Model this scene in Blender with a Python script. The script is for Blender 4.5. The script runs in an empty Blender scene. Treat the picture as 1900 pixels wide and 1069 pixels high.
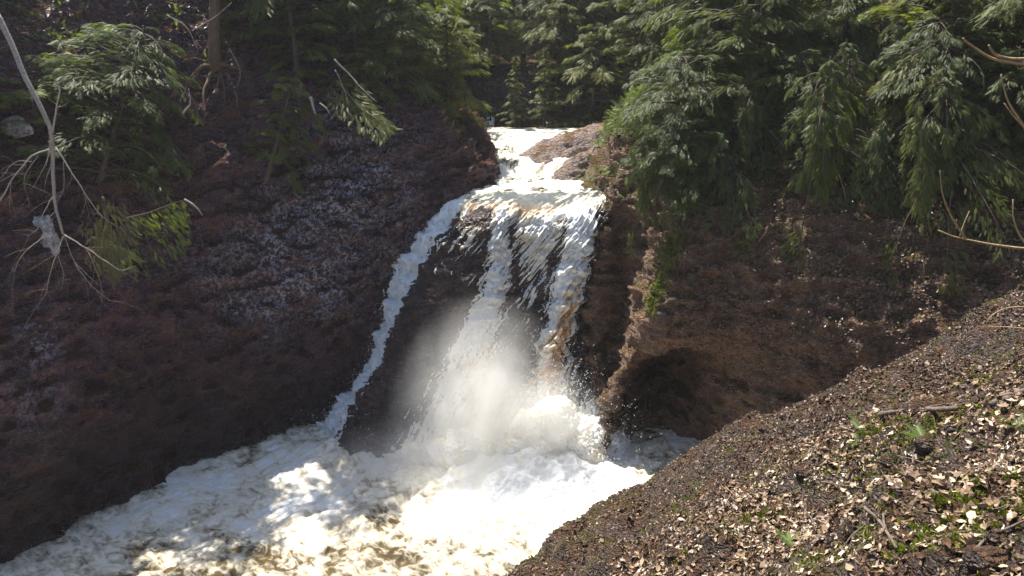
import bpy, math, random
import numpy as np
from mathutils import Vector
from mathutils.bvhtree import BVHTree

# ------------------------------------------------------------------ scene, camera, world, sun
S = bpy.context.scene
COL = S.collection
PITCH = math.radians(18.0)
CAM = np.array([0.0, 0.0, 14.0])
FPX = 1478.0                     # focal length in pixels of a 1900 px wide frame
cd = bpy.data.cameras.new('camera'); cam = bpy.data.objects.new('camera', cd); COL.objects.link(cam)
cam.location = CAM; cam.rotation_euler = (math.radians(90) - PITCH, 0, 0)
cd.sensor_width = 36; cd.lens = 36 * FPX / 1900; cd.clip_end = 2000; cd.clip_start = 0.05
S.camera = cam
SUN_AZ = math.radians(-34)       # left of straight ahead (+Y)
SUN_EL = math.radians(63)
w = bpy.data.worlds.new('World'); S.world = w; w.use_nodes = True
nt = w.node_tree; sky = nt.nodes.new('ShaderNodeTexSky'); sky.sky_type = 'NISHITA'; sky.sun_disc = False
sky.sun_elevation = SUN_EL; sky.sun_rotation = SUN_AZ
nt.links.new(sky.outputs[0], nt.nodes['Background'].inputs[0]); nt.nodes['Background'].inputs[1].default_value = 0.10
ld = bpy.data.lights.new('sun', 'SUN'); ld.energy = 5.0; ld.angle = math.radians(0.5); ld.color = (1, .95, .86)
sun = bpy.data.objects.new('sun', ld); COL.objects.link(sun)
sdir = Vector((math.sin(SUN_AZ) * math.cos(SUN_EL), math.cos(SUN_AZ) * math.cos(SUN_EL), math.sin(SUN_EL)))
sun.rotation_euler = sdir.to_track_quat('Z', 'Y').to_euler(); sun.location = (-10, 60, 60)
S.view_settings.view_transform = 'Standard'; S.view_settings.look = 'None'
S.view_settings.exposure = 1.15; S.view_settings.gamma = 1
S.cycles.max_bounces = 7; S.cycles.diffuse_bounces = 3; S.cycles.transparent_max_bounces = 8
S.cycles.volume_bounces = 3; S.cycles.sample_clamp_indirect = 4
S.cycles.volume_step_rate = 2.0; S.cycles.volume_max_steps = 64

# ------------------------------------------------------------------ helpers
rng = np.random.default_rng(7)
_p = np.random.default_rng(3).permutation(256); PERM = np.concatenate([_p, _p, _p])
_g = np.random.default_rng(4).normal(size=(256, 3)); GRAD = _g / np.linalg.norm(_g, axis=1)[:, None]
def noise(p):
    p = np.asarray(p, float); i = np.floor(p).astype(int); f = p - i; i &= 255
    u = f * f * f * (f * (f * 6 - 15) + 10); out = 0
    for dx in (0, 1):
        for dy in (0, 1):
            for dz in (0, 1):
                h = PERM[PERM[PERM[(i[..., 0] + dx) & 255] + ((i[..., 1] + dy) & 255)] + ((i[..., 2] + dz) & 255)]
                d = f - np.array([dx, dy, dz]); g = (GRAD[h] * d).sum(-1)
                wx = u[..., 0] if dx else 1 - u[..., 0]; wy = u[..., 1] if dy else 1 - u[..., 1]; wz = u[..., 2] if dz else 1 - u[..., 2]
                out = out + g * wx * wy * wz
    return out * 1.6
def fbm(p, o=4, lac=2.03, gain=.5):
    p = np.asarray(p, float); a = 1; s = 0; t = 0
    for k in range(o):
        s = s + a * noise(p + 17.3 * k); t += a; a *= gain; p = p * lac
    return s / t
def sstep(a, b, x): t = np.clip((x - a) / (b - a), 0, 1); return t * t * (3 - 2 * t)

CP, SP = math.cos(PITCH), math.sin(PITCH)
def ray(px, py):
    a = (px - 950) / FPX; v = (py - 534.5) / FPX
    return np.array([a, CP - v * SP, -SP - v * CP])
def WY(px, py, y): d = ray(px, py); return CAM + d * (y / d[1])
def WZ(px, py, z): d = ray(px, py); return CAM + d * ((z - CAM[2]) / d[2])
def proj(p):
    p = np.asarray(p) - CAM; d = p[..., 1] * CP - p[..., 2] * SP; u = p[..., 1] * SP + p[..., 2] * CP
    return 950 + FPX * p[..., 0] / d, 534.5 - FPX * u / d

def mesh(name, V, F, smooth=True, attrs=None):
    """V (n,3); F: array (m,k) or list of such arrays"""
    if not isinstance(F, list): F = [F]
    F = [np.asarray(f, np.int32) for f in F if len(f)]
    me = bpy.data.meshes.new(name)
    me.vertices.add(len(V)); me.vertices.foreach_set('co', np.asarray(V, np.float32).ravel())
    loops = np.concatenate([f.ravel() for f in F]); tot = np.concatenate([np.full(len(f), f.shape[1]) for f in F])
    st = np.concatenate([[0], np.cumsum(tot)[:-1]])
    me.loops.add(len(loops)); me.loops.foreach_set('vertex_index', loops)
    me.polygons.add(len(tot)); me.polygons.foreach_set('loop_start', st.astype(np.int32)); me.polygons.foreach_set('loop_total', tot.astype(np.int32))
    me.polygons.foreach_set('use_smooth', np.full(len(tot), smooth))
    me.update(calc_edges=True)
    for k, a in (attrs or {}).items():
        t = me.attributes.new(k, 'FLOAT', 'POINT'); t.data.foreach_set('value', np.asarray(a, np.float32).ravel())
    return me
def obj(name, me, mat=None, parent=None, label=None, cat=None, group=None, kind=None, loc=None):
    o = bpy.data.objects.new(name, me); COL.objects.link(o)
    if mat and me and not me.materials: me.materials.append(mat)
    if parent: o.parent = parent
    if loc is not None: o.location = loc
    if label: o['label'] = label
    if cat: o['category'] = cat
    if group: o['group'] = group
    if kind: o['kind'] = kind
    return o
def gridf(n, m):
    i = np.arange(n - 1)[:, None] * m + np.arange(m - 1)[None]
    return np.stack([i, i + 1, i + m + 1, i + m], -1).reshape(-1, 4)
def cr(ctrl, res, axis=0):
    """Catmull-Rom along an axis; returns resampled array and the parameter of every sample"""
    c = np.moveaxis(np.asarray(ctrl, float), axis, 0); n = len(c)
    e = np.concatenate([[2 * c[0] - c[1]], c, [2 * c[-1] - c[-2]]]); out = []; par = []
    for k in range(n - 1):
        ch = np.linalg.norm((c[k + 1] - c[k]).reshape(-1, c.shape[-1])[:, :3], axis=1); m = max(2, int(math.ceil(ch.mean() / res)))
        t = np.arange(m) / m
        if k == n - 2: t = np.append(t, 1.0)
        tt = t.reshape((-1,) + (1,) * (c.ndim - 1)); a, b, d, f = e[k], e[k + 1], e[k + 2], e[k + 3]
        out.append(.5 * (2 * b + (d - a) * tt + (2 * a - 5 * b + 4 * d - f) * tt ** 2 + (3 * b - a - 3 * d + f) * tt ** 3)); par.append(k + t)
    return np.moveaxis(np.concatenate(out), 0, axis), np.concatenate(par)
def gnormal(G, flip=False):
    du = np.gradient(G, axis=0); dv = np.gradient(G, axis=1); n = np.cross(du, dv)
    n /= np.linalg.norm(n, axis=-1, keepdims=True) + 1e-9
    return -n if flip else n
def cells(p, seed=0):
    i = np.floor(p).astype(int); f = p - i; best = np.full(p.shape[:-1], 9.); sec = best.copy(); val = np.zeros(p.shape[:-1])
    for dx in (-1, 0, 1):
        for dy in (-1, 0, 1):
            for dz in (-1, 0, 1):
                h = PERM[PERM[PERM[(i[..., 0] + dx + seed) & 255] + ((i[..., 1] + dy) & 255)] + ((i[..., 2] + dz) & 255)]
                c = np.array([dx, dy, dz]) + .5 + GRAD[h] * .42; d = ((c - f) ** 2).sum(-1); m = d < best
                sec = np.where(m, best, np.minimum(sec, d)); val = np.where(m, h / 255., val); best = np.where(m, d, best)
    return val, np.sqrt(sec) - np.sqrt(best)
def rockdisp(G, N, big=.35, ledge=.25, mid=.10, fine=.04, seed=0):
    """strata ledges, bosses and pebbles"""
    q = G + seed
    st = np.array([[.95, .1, .25], [0, 1, 0], [-.25, 0, 1.]])
    r = q @ st.T
    warp = .6 * fbm(q * .5, 3)
    l = r[..., 2] * 1.15 + warp * 1.6; fr = l - np.floor(l); led = np.minimum(fr * 1.25, (1 - fr) * 5) - .5
    l2 = r[..., 2] * 3.7 + warp * 3 + fbm(q * 1.3, 2) * 1.5; fr2 = l2 - np.floor(l2); led2 = np.minimum(fr2 * 1.3, (1 - fr2) * 4.5) - .5
    lm = .35 + .65 * sstep(-.25, .35, fbm(q * .35 + 9, 3))
    d = big * fbm(q * .33, 4) * 1.6 + ledge * led * lm + ledge * .38 * led2 * lm + mid * fbm(q * np.array([1.6, 1.6, 3.2]), 4) * 1.8
    rn = 1 - np.abs(noise(q * 6.1)) * 2; d = d + fine * rn + fine * .7 * noise(q * 13.)
    w3 = r + .25 * np.stack([fbm(q * 1.1, 2), fbm(q * 1.1 + 50, 2), fbm(q * 1.1 + 90, 2)], -1)
    v, e = cells(w3 * [1.1, 1.1, 2.1], seed); v2, e2 = cells(w3 * [2.9, 2.9, 5.2] + 7, seed)
    bm = .35 + .65 * sstep(-.2, .3, fbm(q * .5 + 33, 2))
    d = d + mid * bm * (1.5 * (v - .5) * sstep(0, .14, e) - .35 * sstep(.12, 0, e)) + mid * .55 * bm * ((v2 - .5) * sstep(0, .2, e2) - .3 * sstep(.15, 0, e2))
    return G + N * d[..., None]
def tube(path, rad, sides=6, cap=True):
    P = np.asarray(path, float); n = len(P); rad = np.broadcast_to(rad, (n,))
    T = np.gradient(P, axis=0); T /= np.linalg.norm(T, axis=1)[:, None] + 1e-9
    u = np.cross(T[0], [0.3, .2, 1]); u /= np.linalg.norm(u) + 1e-9; V = []
    a = np.arange(sides) / sides * 2 * math.pi
    for k in range(n):
        u = u - T[k] * u.dot(T[k]); u /= np.linalg.norm(u) + 1e-9; b = np.cross(T[k], u)
        V.append(P[k] + rad[k] * (np.cos(a)[:, None] * u + np.sin(a)[:, None] * b))
    V = np.concatenate(V); F = []
    for k in range(n - 1):
        for s in range(sides):
            F.append((k * sides + s, k * sides + (s + 1) % sides, (k + 1) * sides + (s + 1) % sides, (k + 1) * sides + s))
    if cap:
        V = np.concatenate([V, P[:1], P[-1:]]); m = n * sides
        for s in range(sides): F.append((m, (s + 1) % sides, s, s)); F.append((m + 1, (n - 1) * sides + s, (n - 1) * sides + (s + 1) % sides, (n - 1) * sides + (s + 1) % sides))
    F4 = [f for f in F if f[2] != f[3]]; F3 = [f[:3] for f in F if f[2] == f[3]]
    return V, F4, F3
class MB:
    def __init__(s): s.V = []; s.q = []; s.t = []; s.n = 0
    def add(s, V, q=(), t=()):
        s.V.append(np.asarray(V, float))
        if len(q): s.q.append(np.asarray(q) + s.n)
        if len(t): s.t.append(np.asarray(t) + s.n)
        s.n += len(V)
    def tube(s, path, r0, r1=None, sides=6, wob=0, seed=0, res=None):
        P = np.asarray(path, float)
        if len(P) > 2: P, _ = cr(P, res or max(np.linalg.norm(P[-1] - P[0]) / 14, .03))
        else: P = P[0] + (P[1] - P[0]) * np.linspace(0, 1, 8)[:, None]
        if wob: 
            for c in range(3): P[:, c] += wob * fbm(P * (3 if wob < .05 else 1.4) + seed + 31 * c, 2)
        r = np.linspace(r0, r1 if r1 is not None else r0, len(P))
        s.add(*tube(P, r, sides))
    def me(s, name, smooth=True, attrs=None):
        F = []
        if s.q: F.append(np.concatenate(s.q))
        if s.t: F.append(np.concatenate(s.t))
        return mesh(name, np.concatenate(s.V), F, smooth, attrs)

# ------------------------------------------------------------------ materials
def newmat(name):
    m = bpy.data.materials.new(name); m.use_nodes = True; n = m.node_tree
    return m, n, n.nodes['Principled BSDF'], n.nodes['Material Output']
def nd(n, t, **kw):
    x = n.nodes.new(t)
    for k, v in kw.items():
        if isinstance(k, str) and k.startswith('i_'): x.inputs[k[2:].replace('_', ' ')].default_value = v
        else: setattr(x, k, v)
    return x
def noise_n(n, co, scale, detail=4, rough=.55, dist=0):
    x = nd(n, 'ShaderNodeTexNoise'); x.inputs['Scale'].default_value = scale; x.inputs['Detail'].default_value = detail
    x.inputs['Roughness'].default_value = rough; x.inputs['Distortion'].default_value = dist; n.links.new(co, x.inputs['Vector']); return x
def ramp(n, fac, stops, interp='LINEAR'):
    x = nd(n, 'ShaderNodeValToRGB'); e = x.color_ramp; e.interpolation = interp
    while len(e.elements) < len(stops): e.elements.new(.5)
    for k, (p, c) in enumerate(stops):
        e.elements[k].position = p; e.elements[k].color = (c if len(c) == 4 else (*c, 1)) if hasattr(c, '__len__') else (c, c, c, 1)
    n.links.new(fac, x.inputs[0]); return x
def mixc(n, fac, a, b, mode='MIX'):
    x = nd(n, 'ShaderNodeMix'); x.data_type = 'RGBA'; x.blend_type = mode
    for s, v in ((x.inputs[0], fac), (x.inputs[6], a), (x.inputs[7], b)):
        if hasattr(v, 'is_output'): n.links.new(v, s)
        elif hasattr(v, '__len__'): s.default_value = (*v, 1) if len(v) == 3 else v
        else: s.default_value = v
    return x.outputs[2]
def math_n(n, op, a, b=None, c=None, clamp=False):
    x = nd(n, 'ShaderNodeMath'); x.operation = op; x.use_clamp = clamp
    for k, v in enumerate((a, b, c)):
        if v is None: continue
        if hasattr(v, 'is_output'): n.links.new(v, x.inputs[k])
        else: x.inputs[k].default_value = v
    return x.outputs[0]

def rock_mat(name, dark, mid_, red, pale=(.3, .27, .25), pale_amt=.25, wet=(.3, .6), moss=.0, litter=(.10, .065, .04), litter_z=.62, scale=1., rusty=0., painted_glint=.0, wet_shade_line=None):
    m, n, b, out = newmat(name); L = n.links.new
    tc = nd(n, 'ShaderNodeTexCoord').outputs['Object']
    mp = nd(n, 'ShaderNodeMapping'); mp.inputs['Scale'].default_value = (1, 1, 2.2); mp.inputs['Rotation'].default_value = (0, .25, 0); L(tc, mp.inputs[0])
    n1 = noise_n(n, mp.outputs[0], .8 * scale, 6, .62); n2 = noise_n(n, tc, 5 * scale, 5, .65)
    base = ramp(n, n1.outputs[0], [(.32, dark), (.5, mid_), (.68, red)])
    c = mixc(n, .55, base.outputs[0], ramp(n, n2.outputs[0], [(.3, (.25, .25, .25)), (.5, (.9, .9, .9)), (.72, (1.9, 1.8, 1.7))]).outputs[0], 'MULTIPLY')
    vo = nd(n, 'ShaderNodeTexVoronoi'); vo.inputs['Scale'].default_value = 9 * scale; L(mp.outputs[0], vo.inputs['Vector'])
    v2 = nd(n, 'ShaderNodeTexVoronoi'); v2.inputs['Scale'].default_value = 23 * scale; L(tc, v2.inputs['Vector'])
    sx = nd(n, 'ShaderNodeSeparateColor'); L(vo.outputs['Color'], sx.inputs[0])
    s2 = nd(n, 'ShaderNodeSeparateColor'); L(v2.outputs['Color'], s2.inputs[0])
    peb = ramp(n, sx.outputs[0], [(0, dark), (.35, mid_), (.7, red), (.9, pale), (1, pale)], 'CONSTANT')
    c = mixc(n, math_n(n, 'MULTIPLY', sx.outputs[1], .75), c, peb.outputs[0])
    pm = math_n(n, 'MULTIPLY', math_n(n, 'GREATER_THAN', s2.outputs[0], 1 - pale_amt * .5), .7)
    c = mixc(n, pm, c, pale)
    if rusty:
        rn = noise_n(n, mp.outputs[0], 1.1, 5, .6, .5); c = mixc(n, math_n(n, 'MULTIPLY', ramp(n, rn.outputs[0], [(.52, 0.), (.66, 1.)]).outputs[0], rusty), c, (.20, .085, .03))
    if painted_glint:
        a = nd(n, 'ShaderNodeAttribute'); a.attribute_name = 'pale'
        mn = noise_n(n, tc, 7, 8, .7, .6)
        c = mixc(n, math_n(n, 'MULTIPLY', math_n(n, 'MULTIPLY', ramp(n, mn.outputs[0], [(.50, 0.), (.56, 1.)]).outputs[0], a.outputs['Fac'], clamp=True), painted_glint), c, (.42, .44, .52))  # pale sky glints on wet rock, painted into the base colour
    # moss and forest litter lying on what faces up
    ge = nd(n, 'ShaderNodeNewGeometry'); sz = nd(n, 'ShaderNodeSeparateXYZ'); L(ge.outputs['Normal'], sz.inputs[0])
    nm = noise_n(n, tc, 1.7, 5, .6)
    up = math_n(n, 'ADD', sz.outputs[2], math_n(n, 'MULTIPLY', math_n(n, 'SUBTRACT', nm.outputs[0], .5), 1.1))
    lt = ramp(n, noise_n(n, tc, 16, 4, .8).outputs[0], [(.3, tuple(x * .35 for x in litter)), (.55, litter), (.75, tuple(min(1, x * 2.3) for x in litter))])
    c = mixc(n, ramp(n, up, [(litter_z, 0.), (litter_z + .12, 1.)]).outputs[0], c, lt.outputs[0])
    if moss:
        mo = noise_n(n, tc, 2.3, 6, .65); mm = math_n(n, 'MULTIPLY', ramp(n, mo.outputs[0], [(.6 - .15 * moss, 0.), (.68 - .1 * moss, 1.)]).outputs[0], min(1, moss * 1.2))
        mc = ramp(n, noise_n(n, tc, 30, 3, .7).outputs[0], [(.3, (.02, .03, .006)), (.7, (.13, .13, .02))])
        c = mixc(n, mm, c, mc.outputs[0])
    if wet_shade_line:
        so = nd(n, 'ShaderNodeSeparateXYZ'); L(tc, so.inputs[0]); wl = math_n(n, 'ADD', so.outputs[2], math_n(n, 'MULTIPLY', noise_n(n, tc, .5, 4, .6).outputs[0], -3.5))
        wr = ramp(n, math_n(n, 'DIVIDE', wl, wet_shade_line), [(0, 1.), (1, 0.)]); c = mixc(n, wr.outputs[0], c, mixc(n, 1., c, (.38, .36, .36), 'MULTIPLY'))  # splash-wet rock and shade near the water, both darkened in the colour
    L(c, b.inputs['Base Color'])
    r = ramp(n, n1.outputs[0], [(.35, wet[0]), (.65, wet[1])]); upm = ramp(n, up, [(litter_z - .1, 0.), (litter_z + .1, 1.)])
    L(mixc(n, upm.outputs[0], r.outputs[0], (.95, .95, .95)), b.inputs['Roughness']); L(mixc(n, upm.outputs[0], (.5, .5, .5), (.08, .08, .08)), b.inputs['Specular IOR Level'])
    # relief
    h = math_n(n, 'ADD', math_n(n, 'MULTIPLY', vo.outputs['Distance'], -.8), math_n(n, 'MULTIPLY', v2.outputs['Distance'], -.35))
    h = math_n(n, 'ADD', h, math_n(n, 'MULTIPLY', n2.outputs[0], 1.1)); fnz = noise_n(n, tc, 38, 3, .7)
    h = math_n(n, 'ADD', h, math_n(n, 'MULTIPLY', fnz.outputs[0], .45))
    bp = nd(n, 'ShaderNodeBump'); bp.inputs['Strength'].default_value = .9; bp.inputs['Distance'].default_value = .09; L(h, bp.inputs['Height']); L(bp.outputs[0], b.inputs['Normal'])
    return m
M_left = rock_mat('maroon conglomerate', (.017, .008, .012), (.060, .022, .033), (.125, .042, .050), pale=(.16, .11, .13), pale_amt=.12, wet=(.14, .5), litter=(.075, .035, .022), litter_z=.66, rusty=.5, painted_glint=.85, wet_shade_line=3.)
M_right = rock_mat('brown conglomerate', (.045, .024, .014), (.135, .070, .040), (.23, .115, .065), pale=(.25, .19, .14), pale_amt=.2, wet=(.5, .75), moss=.35, litter=(.09, .06, .03), litter_z=.62)
M_fall = rock_mat('wet fall rock', (.024, .017, .016), (.060, .040, .037), (.11, .058, .048), pale=(.10, .08, .075), pale_amt=.1, wet=(.10, .35), litter=(.03, .018, .015), litter_z=1.5)
M_up = rock_mat('upstream rock', (.08, .05, .042), (.19, .13, .105), (.27, .19, .155), pale=(.32, .27, .24), pale_amt=.2, wet=(.5, .8), moss=.12, litter=(.14, .085, .045), litter_z=.9)
M_bank = rock_mat('bank soil', (.016, .011, .008), (.045, .028, .019), (.10, .05, .034), pale=(.20, .15, .12), pale_amt=.18, wet=(.28, .6), moss=.3, litter=(.11, .065, .04), litter_z=.75, scale=2.2)
M_soil = rock_mat('forest soil', (.02, .013, .008), (.05, .03, .018), (.09, .05, .03), pale_amt=.05, wet=(.7, .9), moss=.3, litter=(.08, .05, .03), litter_z=.4)

def water_mat(name, thin=(.20, .105, .030), fscale=6., flow=(1, 1, 1), rot=0., lo=.35, hi=.6, foamc=(.86, .87, .86), noise_amp=.9, bump=.06, sky_tint=None):
    m, n, b, out = newmat(name); L = n.links.new
    tc = nd(n, 'ShaderNodeTexCoord').outputs['Object']
    mp = nd(n, 'ShaderNodeMapping'); mp.inputs['Rotation'].default_value = (0, 0, rot); L(tc, mp.inputs[0])
    mp2 = nd(n, 'ShaderNodeMapping'); mp2.inputs['Scale'].default_value = flow; L(mp.outputs[0], mp2.inputs[0]); co = mp2.outputs[0]
    at = nd(n, 'ShaderNodeAttribute'); at.attribute_name = 'foam'
    nz = noise_n(n, co, fscale, 7, .62, 1.2); nz2 = noise_n(n, co, fscale * .28, 3, .5, .8)
    f = math_n(n, 'ADD', at.outputs['Fac'], math_n(n, 'MULTIPLY', math_n(n, 'SUBTRACT', nz.outputs[0], .5), noise_amp))
    f = math_n(n, 'ADD', f, math_n(n, 'MULTIPLY', math_n(n, 'SUBTRACT', nz2.outputs[0], .5), noise_amp * .8))
    fr = ramp(n, f, [(lo, 0.), (hi, 1.)])
    # tea-coloured, aerated and clean foam
    tea = ramp(n, nz2.outputs[0], [(.35, thin), (.65, tuple(min(.8, x * 1.9) for x in thin))])
    teac = tea.outputs[0]
    if sky_tint:
        a2 = nd(n, 'ShaderNodeAttribute'); a2.attribute_name = 'sky_tint'; teac = mixc(n, a2.outputs['Fac'], teac, sky_tint)  # blue sky reflection painted into the water colour over the crest
    c = mixc(n, fr.outputs[0], teac, foamc)
    warm = ramp(n, f, [(hi, (1, .90, .72)), (hi + .3, (1, 1, 1))]); c = mixc(n, 1., c, warm.outputs[0], 'MULTIPLY')
    L(c, b.inputs['Base Color'])
    rr = ramp(n, fr.outputs[0], [(0, .07), (.6, .5), (1, .65)]); L(rr.outputs[0], b.inputs['Roughness']); b.inputs['IOR'].default_value = 1.33
    h = math_n(n, 'ADD', math_n(n, 'MULTIPLY', nz.outputs[0], 1.), math_n(n, 'MULTIPLY', noise_n(n, co, fscale * 5, 4, .7).outputs[0], .35))
    bp = nd(n, 'ShaderNodeBump'); bp.inputs['Strength'].default_value = .8; bp.inputs['Distance'].default_value = bump; L(h, bp.inputs['Height']); L(bp.outputs[0], b.inputs['Normal'])
    return m
M_pool = water_mat('pool water', thin=(.085, .068, .038), noise_amp=1.25, fscale=2.9, flow=(1.25, .75, 1), rot=-.9, lo=.28, hi=.70, bump=.16)
M_falls = water_mat('falling water', thin=(.36, .19, .06), fscale=7., flow=(1.6, 1, .35), lo=.25, hi=.62, bump=.09, noise_amp=.8, sky_tint=(.12, .15, .19))
M_crest = water_mat('river water', thin=(.035, .030, .020), fscale=5., flow=(1, .7, 1), lo=.40, hi=.60, bump=.05)
def foam_mat():
    m, n, b, out = newmat('spray droplets'); b.inputs['Base Color'].default_value = (.88, .88, .87, 1); b.inputs['Roughness'].default_value = .35; return m
M_drop = foam_mat()

def leaf_mat(name, dark, light, trans=.35, rough=.5):
    rough += .08
    m, n, b, out = newmat(name); L = n.links.new
    at = nd(n, 'ShaderNodeAttribute'); at.attribute_name = 'tint'
    oi = nd(n, 'ShaderNodeObjectInfo')
    f = math_n(n, 'ADD', math_n(n, 'MULTIPLY', at.outputs['Fac'], .75), math_n(n, 'MULTIPLY', oi.outputs['Random'], .25))
    c = ramp(n, f, [(0, dark), (1, light)]).outputs[0]
    L(c, b.inputs['Base Color']); b.inputs['Roughness'].default_value = rough; b.inputs['Specular IOR Level'].default_value = .45
    tr = nd(n, 'ShaderNodeBsdfTranslucent'); L(mixc(n, 1., c, (1.5, 1.7, .6), 'MULTIPLY'), tr.inputs[0])
    mx = nd(n, 'ShaderNodeMixShader'); mx.inputs[0].default_value = trans; L(b.outputs[0], mx.inputs[1]); L(tr.outputs[0], mx.inputs[2]); L(mx.outputs[0], out.inputs[0])
    return m
M_cedar = leaf_mat('cedar foliage', (.045, .062, .012), (.17, .195, .045), .5, .42)
M_cedar_b = leaf_mat('bluish cedar foliage', (.042, .064, .018), (.155, .19, .055), .5, .40)
M_olive = leaf_mat('olive foliage', (.07, .085, .016), (.21, .21, .05), .5, .4)
M_dry = leaf_mat('dry brown needles', (.06, .055, .025), (.15, .13, .06), .2)
M_fern = leaf_mat('fern green', (.06, .10, .02), (.16, .22, .05), .4)
M_moss = leaf_mat('moss', (.05, .07, .008), (.20, .21, .02), .2, .9)
def bark_mat(name, a, b_, sc=(8, 8, 1.5)):
    m, n, b, out = newmat(name); L = n.links.new; tc = nd(n, 'ShaderNodeTexCoord').outputs['Object']
    mp = nd(n, 'ShaderNodeMapping'); mp.inputs['Scale'].default_value = sc; L(tc, mp.inputs[0])
    z = noise_n(n, mp.outputs[0], 3, 6, .7, .4); L(ramp(n, z.outputs[0], [(.3, a), (.7, b_)]).outputs[0], b.inputs['Base Color']); b.inputs['Roughness'].default_value = .85
    bp = nd(n, 'ShaderNodeBump'); bp.inputs['Strength'].default_value = .8; bp.inputs['Distance'].default_value = .03; L(z.outputs[0], bp.inputs['Height']); L(bp.outputs[0], b.inputs['Normal'])
    return m
M_bark = bark_mat('cedar bark', (.04, .026, .018), (.14, .10, .075))
M_rootw = bark_mat('rusty bark', (.05, .028, .016), (.20, .12, .07))
M_dead = bark_mat('grey deadwood', (.16, .13, .11), (.42, .37, .32), (6, 6, 6))
M_twig = bark_mat('yellowish twig bark', (.30, .19, .08), (.62, .45, .24), (10, 10, 10))
M_stick = bark_mat('fallen stick bark', (.07, .05, .04), (.26, .20, .15), (9, 9, 9))
def litter_mat():
    m, n, b, out = newmat('dead leaves'); L = n.links.new; at = nd(n, 'ShaderNodeAttribute'); at.attribute_name = 'tint'
    c = ramp(n, at.outputs['Fac'], [(0, (.045, .026, .016)), (.22, (.13, .070, .036)), (.48, (.27, .18, .105)), (.70, (.43, .33, .215)), (.9, (.60, .50, .37)), (1, (.68, .61, .50))])
    L(c.outputs[0], b.inputs['Base Color']); b.inputs['Roughness'].default_value = .45; return m
M_litter = litter_mat()

# ------------------------------------------------------------------ terrain: the gorge walls
BV = []
def bvh(G):
    n, m = G.shape[:2]; BV.append(BVHTree.FromPolygons(G.reshape(-1, 3).tolist(), gridf(n, m).tolist()))
def cast(o, d, far=400):
    best = None
    for t in BV:
        h = t.ray_cast(Vector(o), Vector(d), far)
        if h[0] is not None and (best is None or h[3] < best[1]): best = (np.array(h[0]), h[3], np.array(h[1]))
    return best
def pix(px, py):
    h = cast(CAM, ray(px, py)); return None if h is None else h[0]
def ground(x, y):
    h = cast((x, y, 90), (0, 0, -1)); return None if h is None else h[0]

# left wall: stations = (foot, direction towards the river, rim height, setback scale)
ST = [((-34, -14, 0), (.95, -.3), 13, 1), ((-24, 0, 0), (.9, -.43), 13, 1), ((-18.6, 11, 0), (.84, -.54), 13, 1), ((-14.2, 18.3, 0), (.76, -.65), 13.2, 1), ((-11, 23.4, 0), (.72, -.70), 13.2, 1),
      ((-8.9, 25.4, 0), (.62, -.78), 13.2, .95), ((-7.4, 26.5, .1), (.52, -.85), 13.1, .9), ((-5.5, 28.0, 2.8), (.48, -.88), 12.9, .85), ((-4.4, 28.7, 5.5), (.45, -.89), 12.6, .75),
      ((-2.4, 29.4, 7.8), (.52, -.85), 11.7, .62), ((-1.15, 31.2, 8.1), (.82, -.57), 10.9, .55), ((-.62, 32.6, 8.2), (.97, -.2), 10.2, .6), ((-1.2, 35.5, 8.9), (1, .05), 10.8, .7), ((-2.0, 42, 9.4), (.97, .2), 13, .8), ((-5, 52, 9.6), (.8, .6), 15, 1), ((-14, 62, 9.8), (.6, .8), 16, 1)]
rows = []
for (f, nrm, rim, sc) in ST:
    f = np.array(f, float); nv = np.array([*nrm, 0]); nv /= np.linalg.norm(nv); c = []
    c.append(f + nv * .3 + [0, 0, -3.5]); c.append(f + [0, 0, -.6])
    for (t, sb) in ((.10, .0), (.24, .1), (.42, .75), (.62, 1.9), (.82, 3.3), (1., 5.)):
        c.append(f - nv * sb * sc + [0, 0, (rim - f[2]) * t])
    for (dz, sb) in ((1.8, 7.5), (4.5, 12), (8, 19), (14, 32)):
        q = f - nv * sb * max(sc, .7); q[2] = rim + dz; c.append(q)
    rows.append(c)
ctrl = np.array(rows)
G, _ = cr(ctrl, .11, 0)
idx = np.linspace(0, 1, 4)
G, _ = cr(G, .085, 1)
NL = gnormal(G, True)
if NL[G.shape[0] // 3, G.shape[1] // 3].dot([.7, -.7, 0]) < 0: NL = -NL
G = rockdisp(G, NL, .48, .26, .24, .06, 0)
bvh(G[::2, ::2]); GL = G
ppx, ppy = proj(G)
pale = np.exp(-(((ppx - 640) / 130) ** 2 + ((ppy - 390) / 170) ** 2)) + .8 * np.exp(-(((ppx - 500) / 120) ** 2 + ((ppy - 520) / 90) ** 2)) + .45 * np.exp(-(((ppx - 60) / 60) ** 2 + ((ppy - 680) / 140) ** 2))  # where the sky glints are painted on the wall
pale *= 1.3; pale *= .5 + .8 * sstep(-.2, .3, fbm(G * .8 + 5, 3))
obj('left_cliff', mesh('left_cliff', G.reshape(-1, 3), gridf(*G.shape[:2]), attrs={'pale': pale.ravel()}), M_left, kind='structure', label='shaded maroon rock wall left of the falls', cat='cliff')

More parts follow.
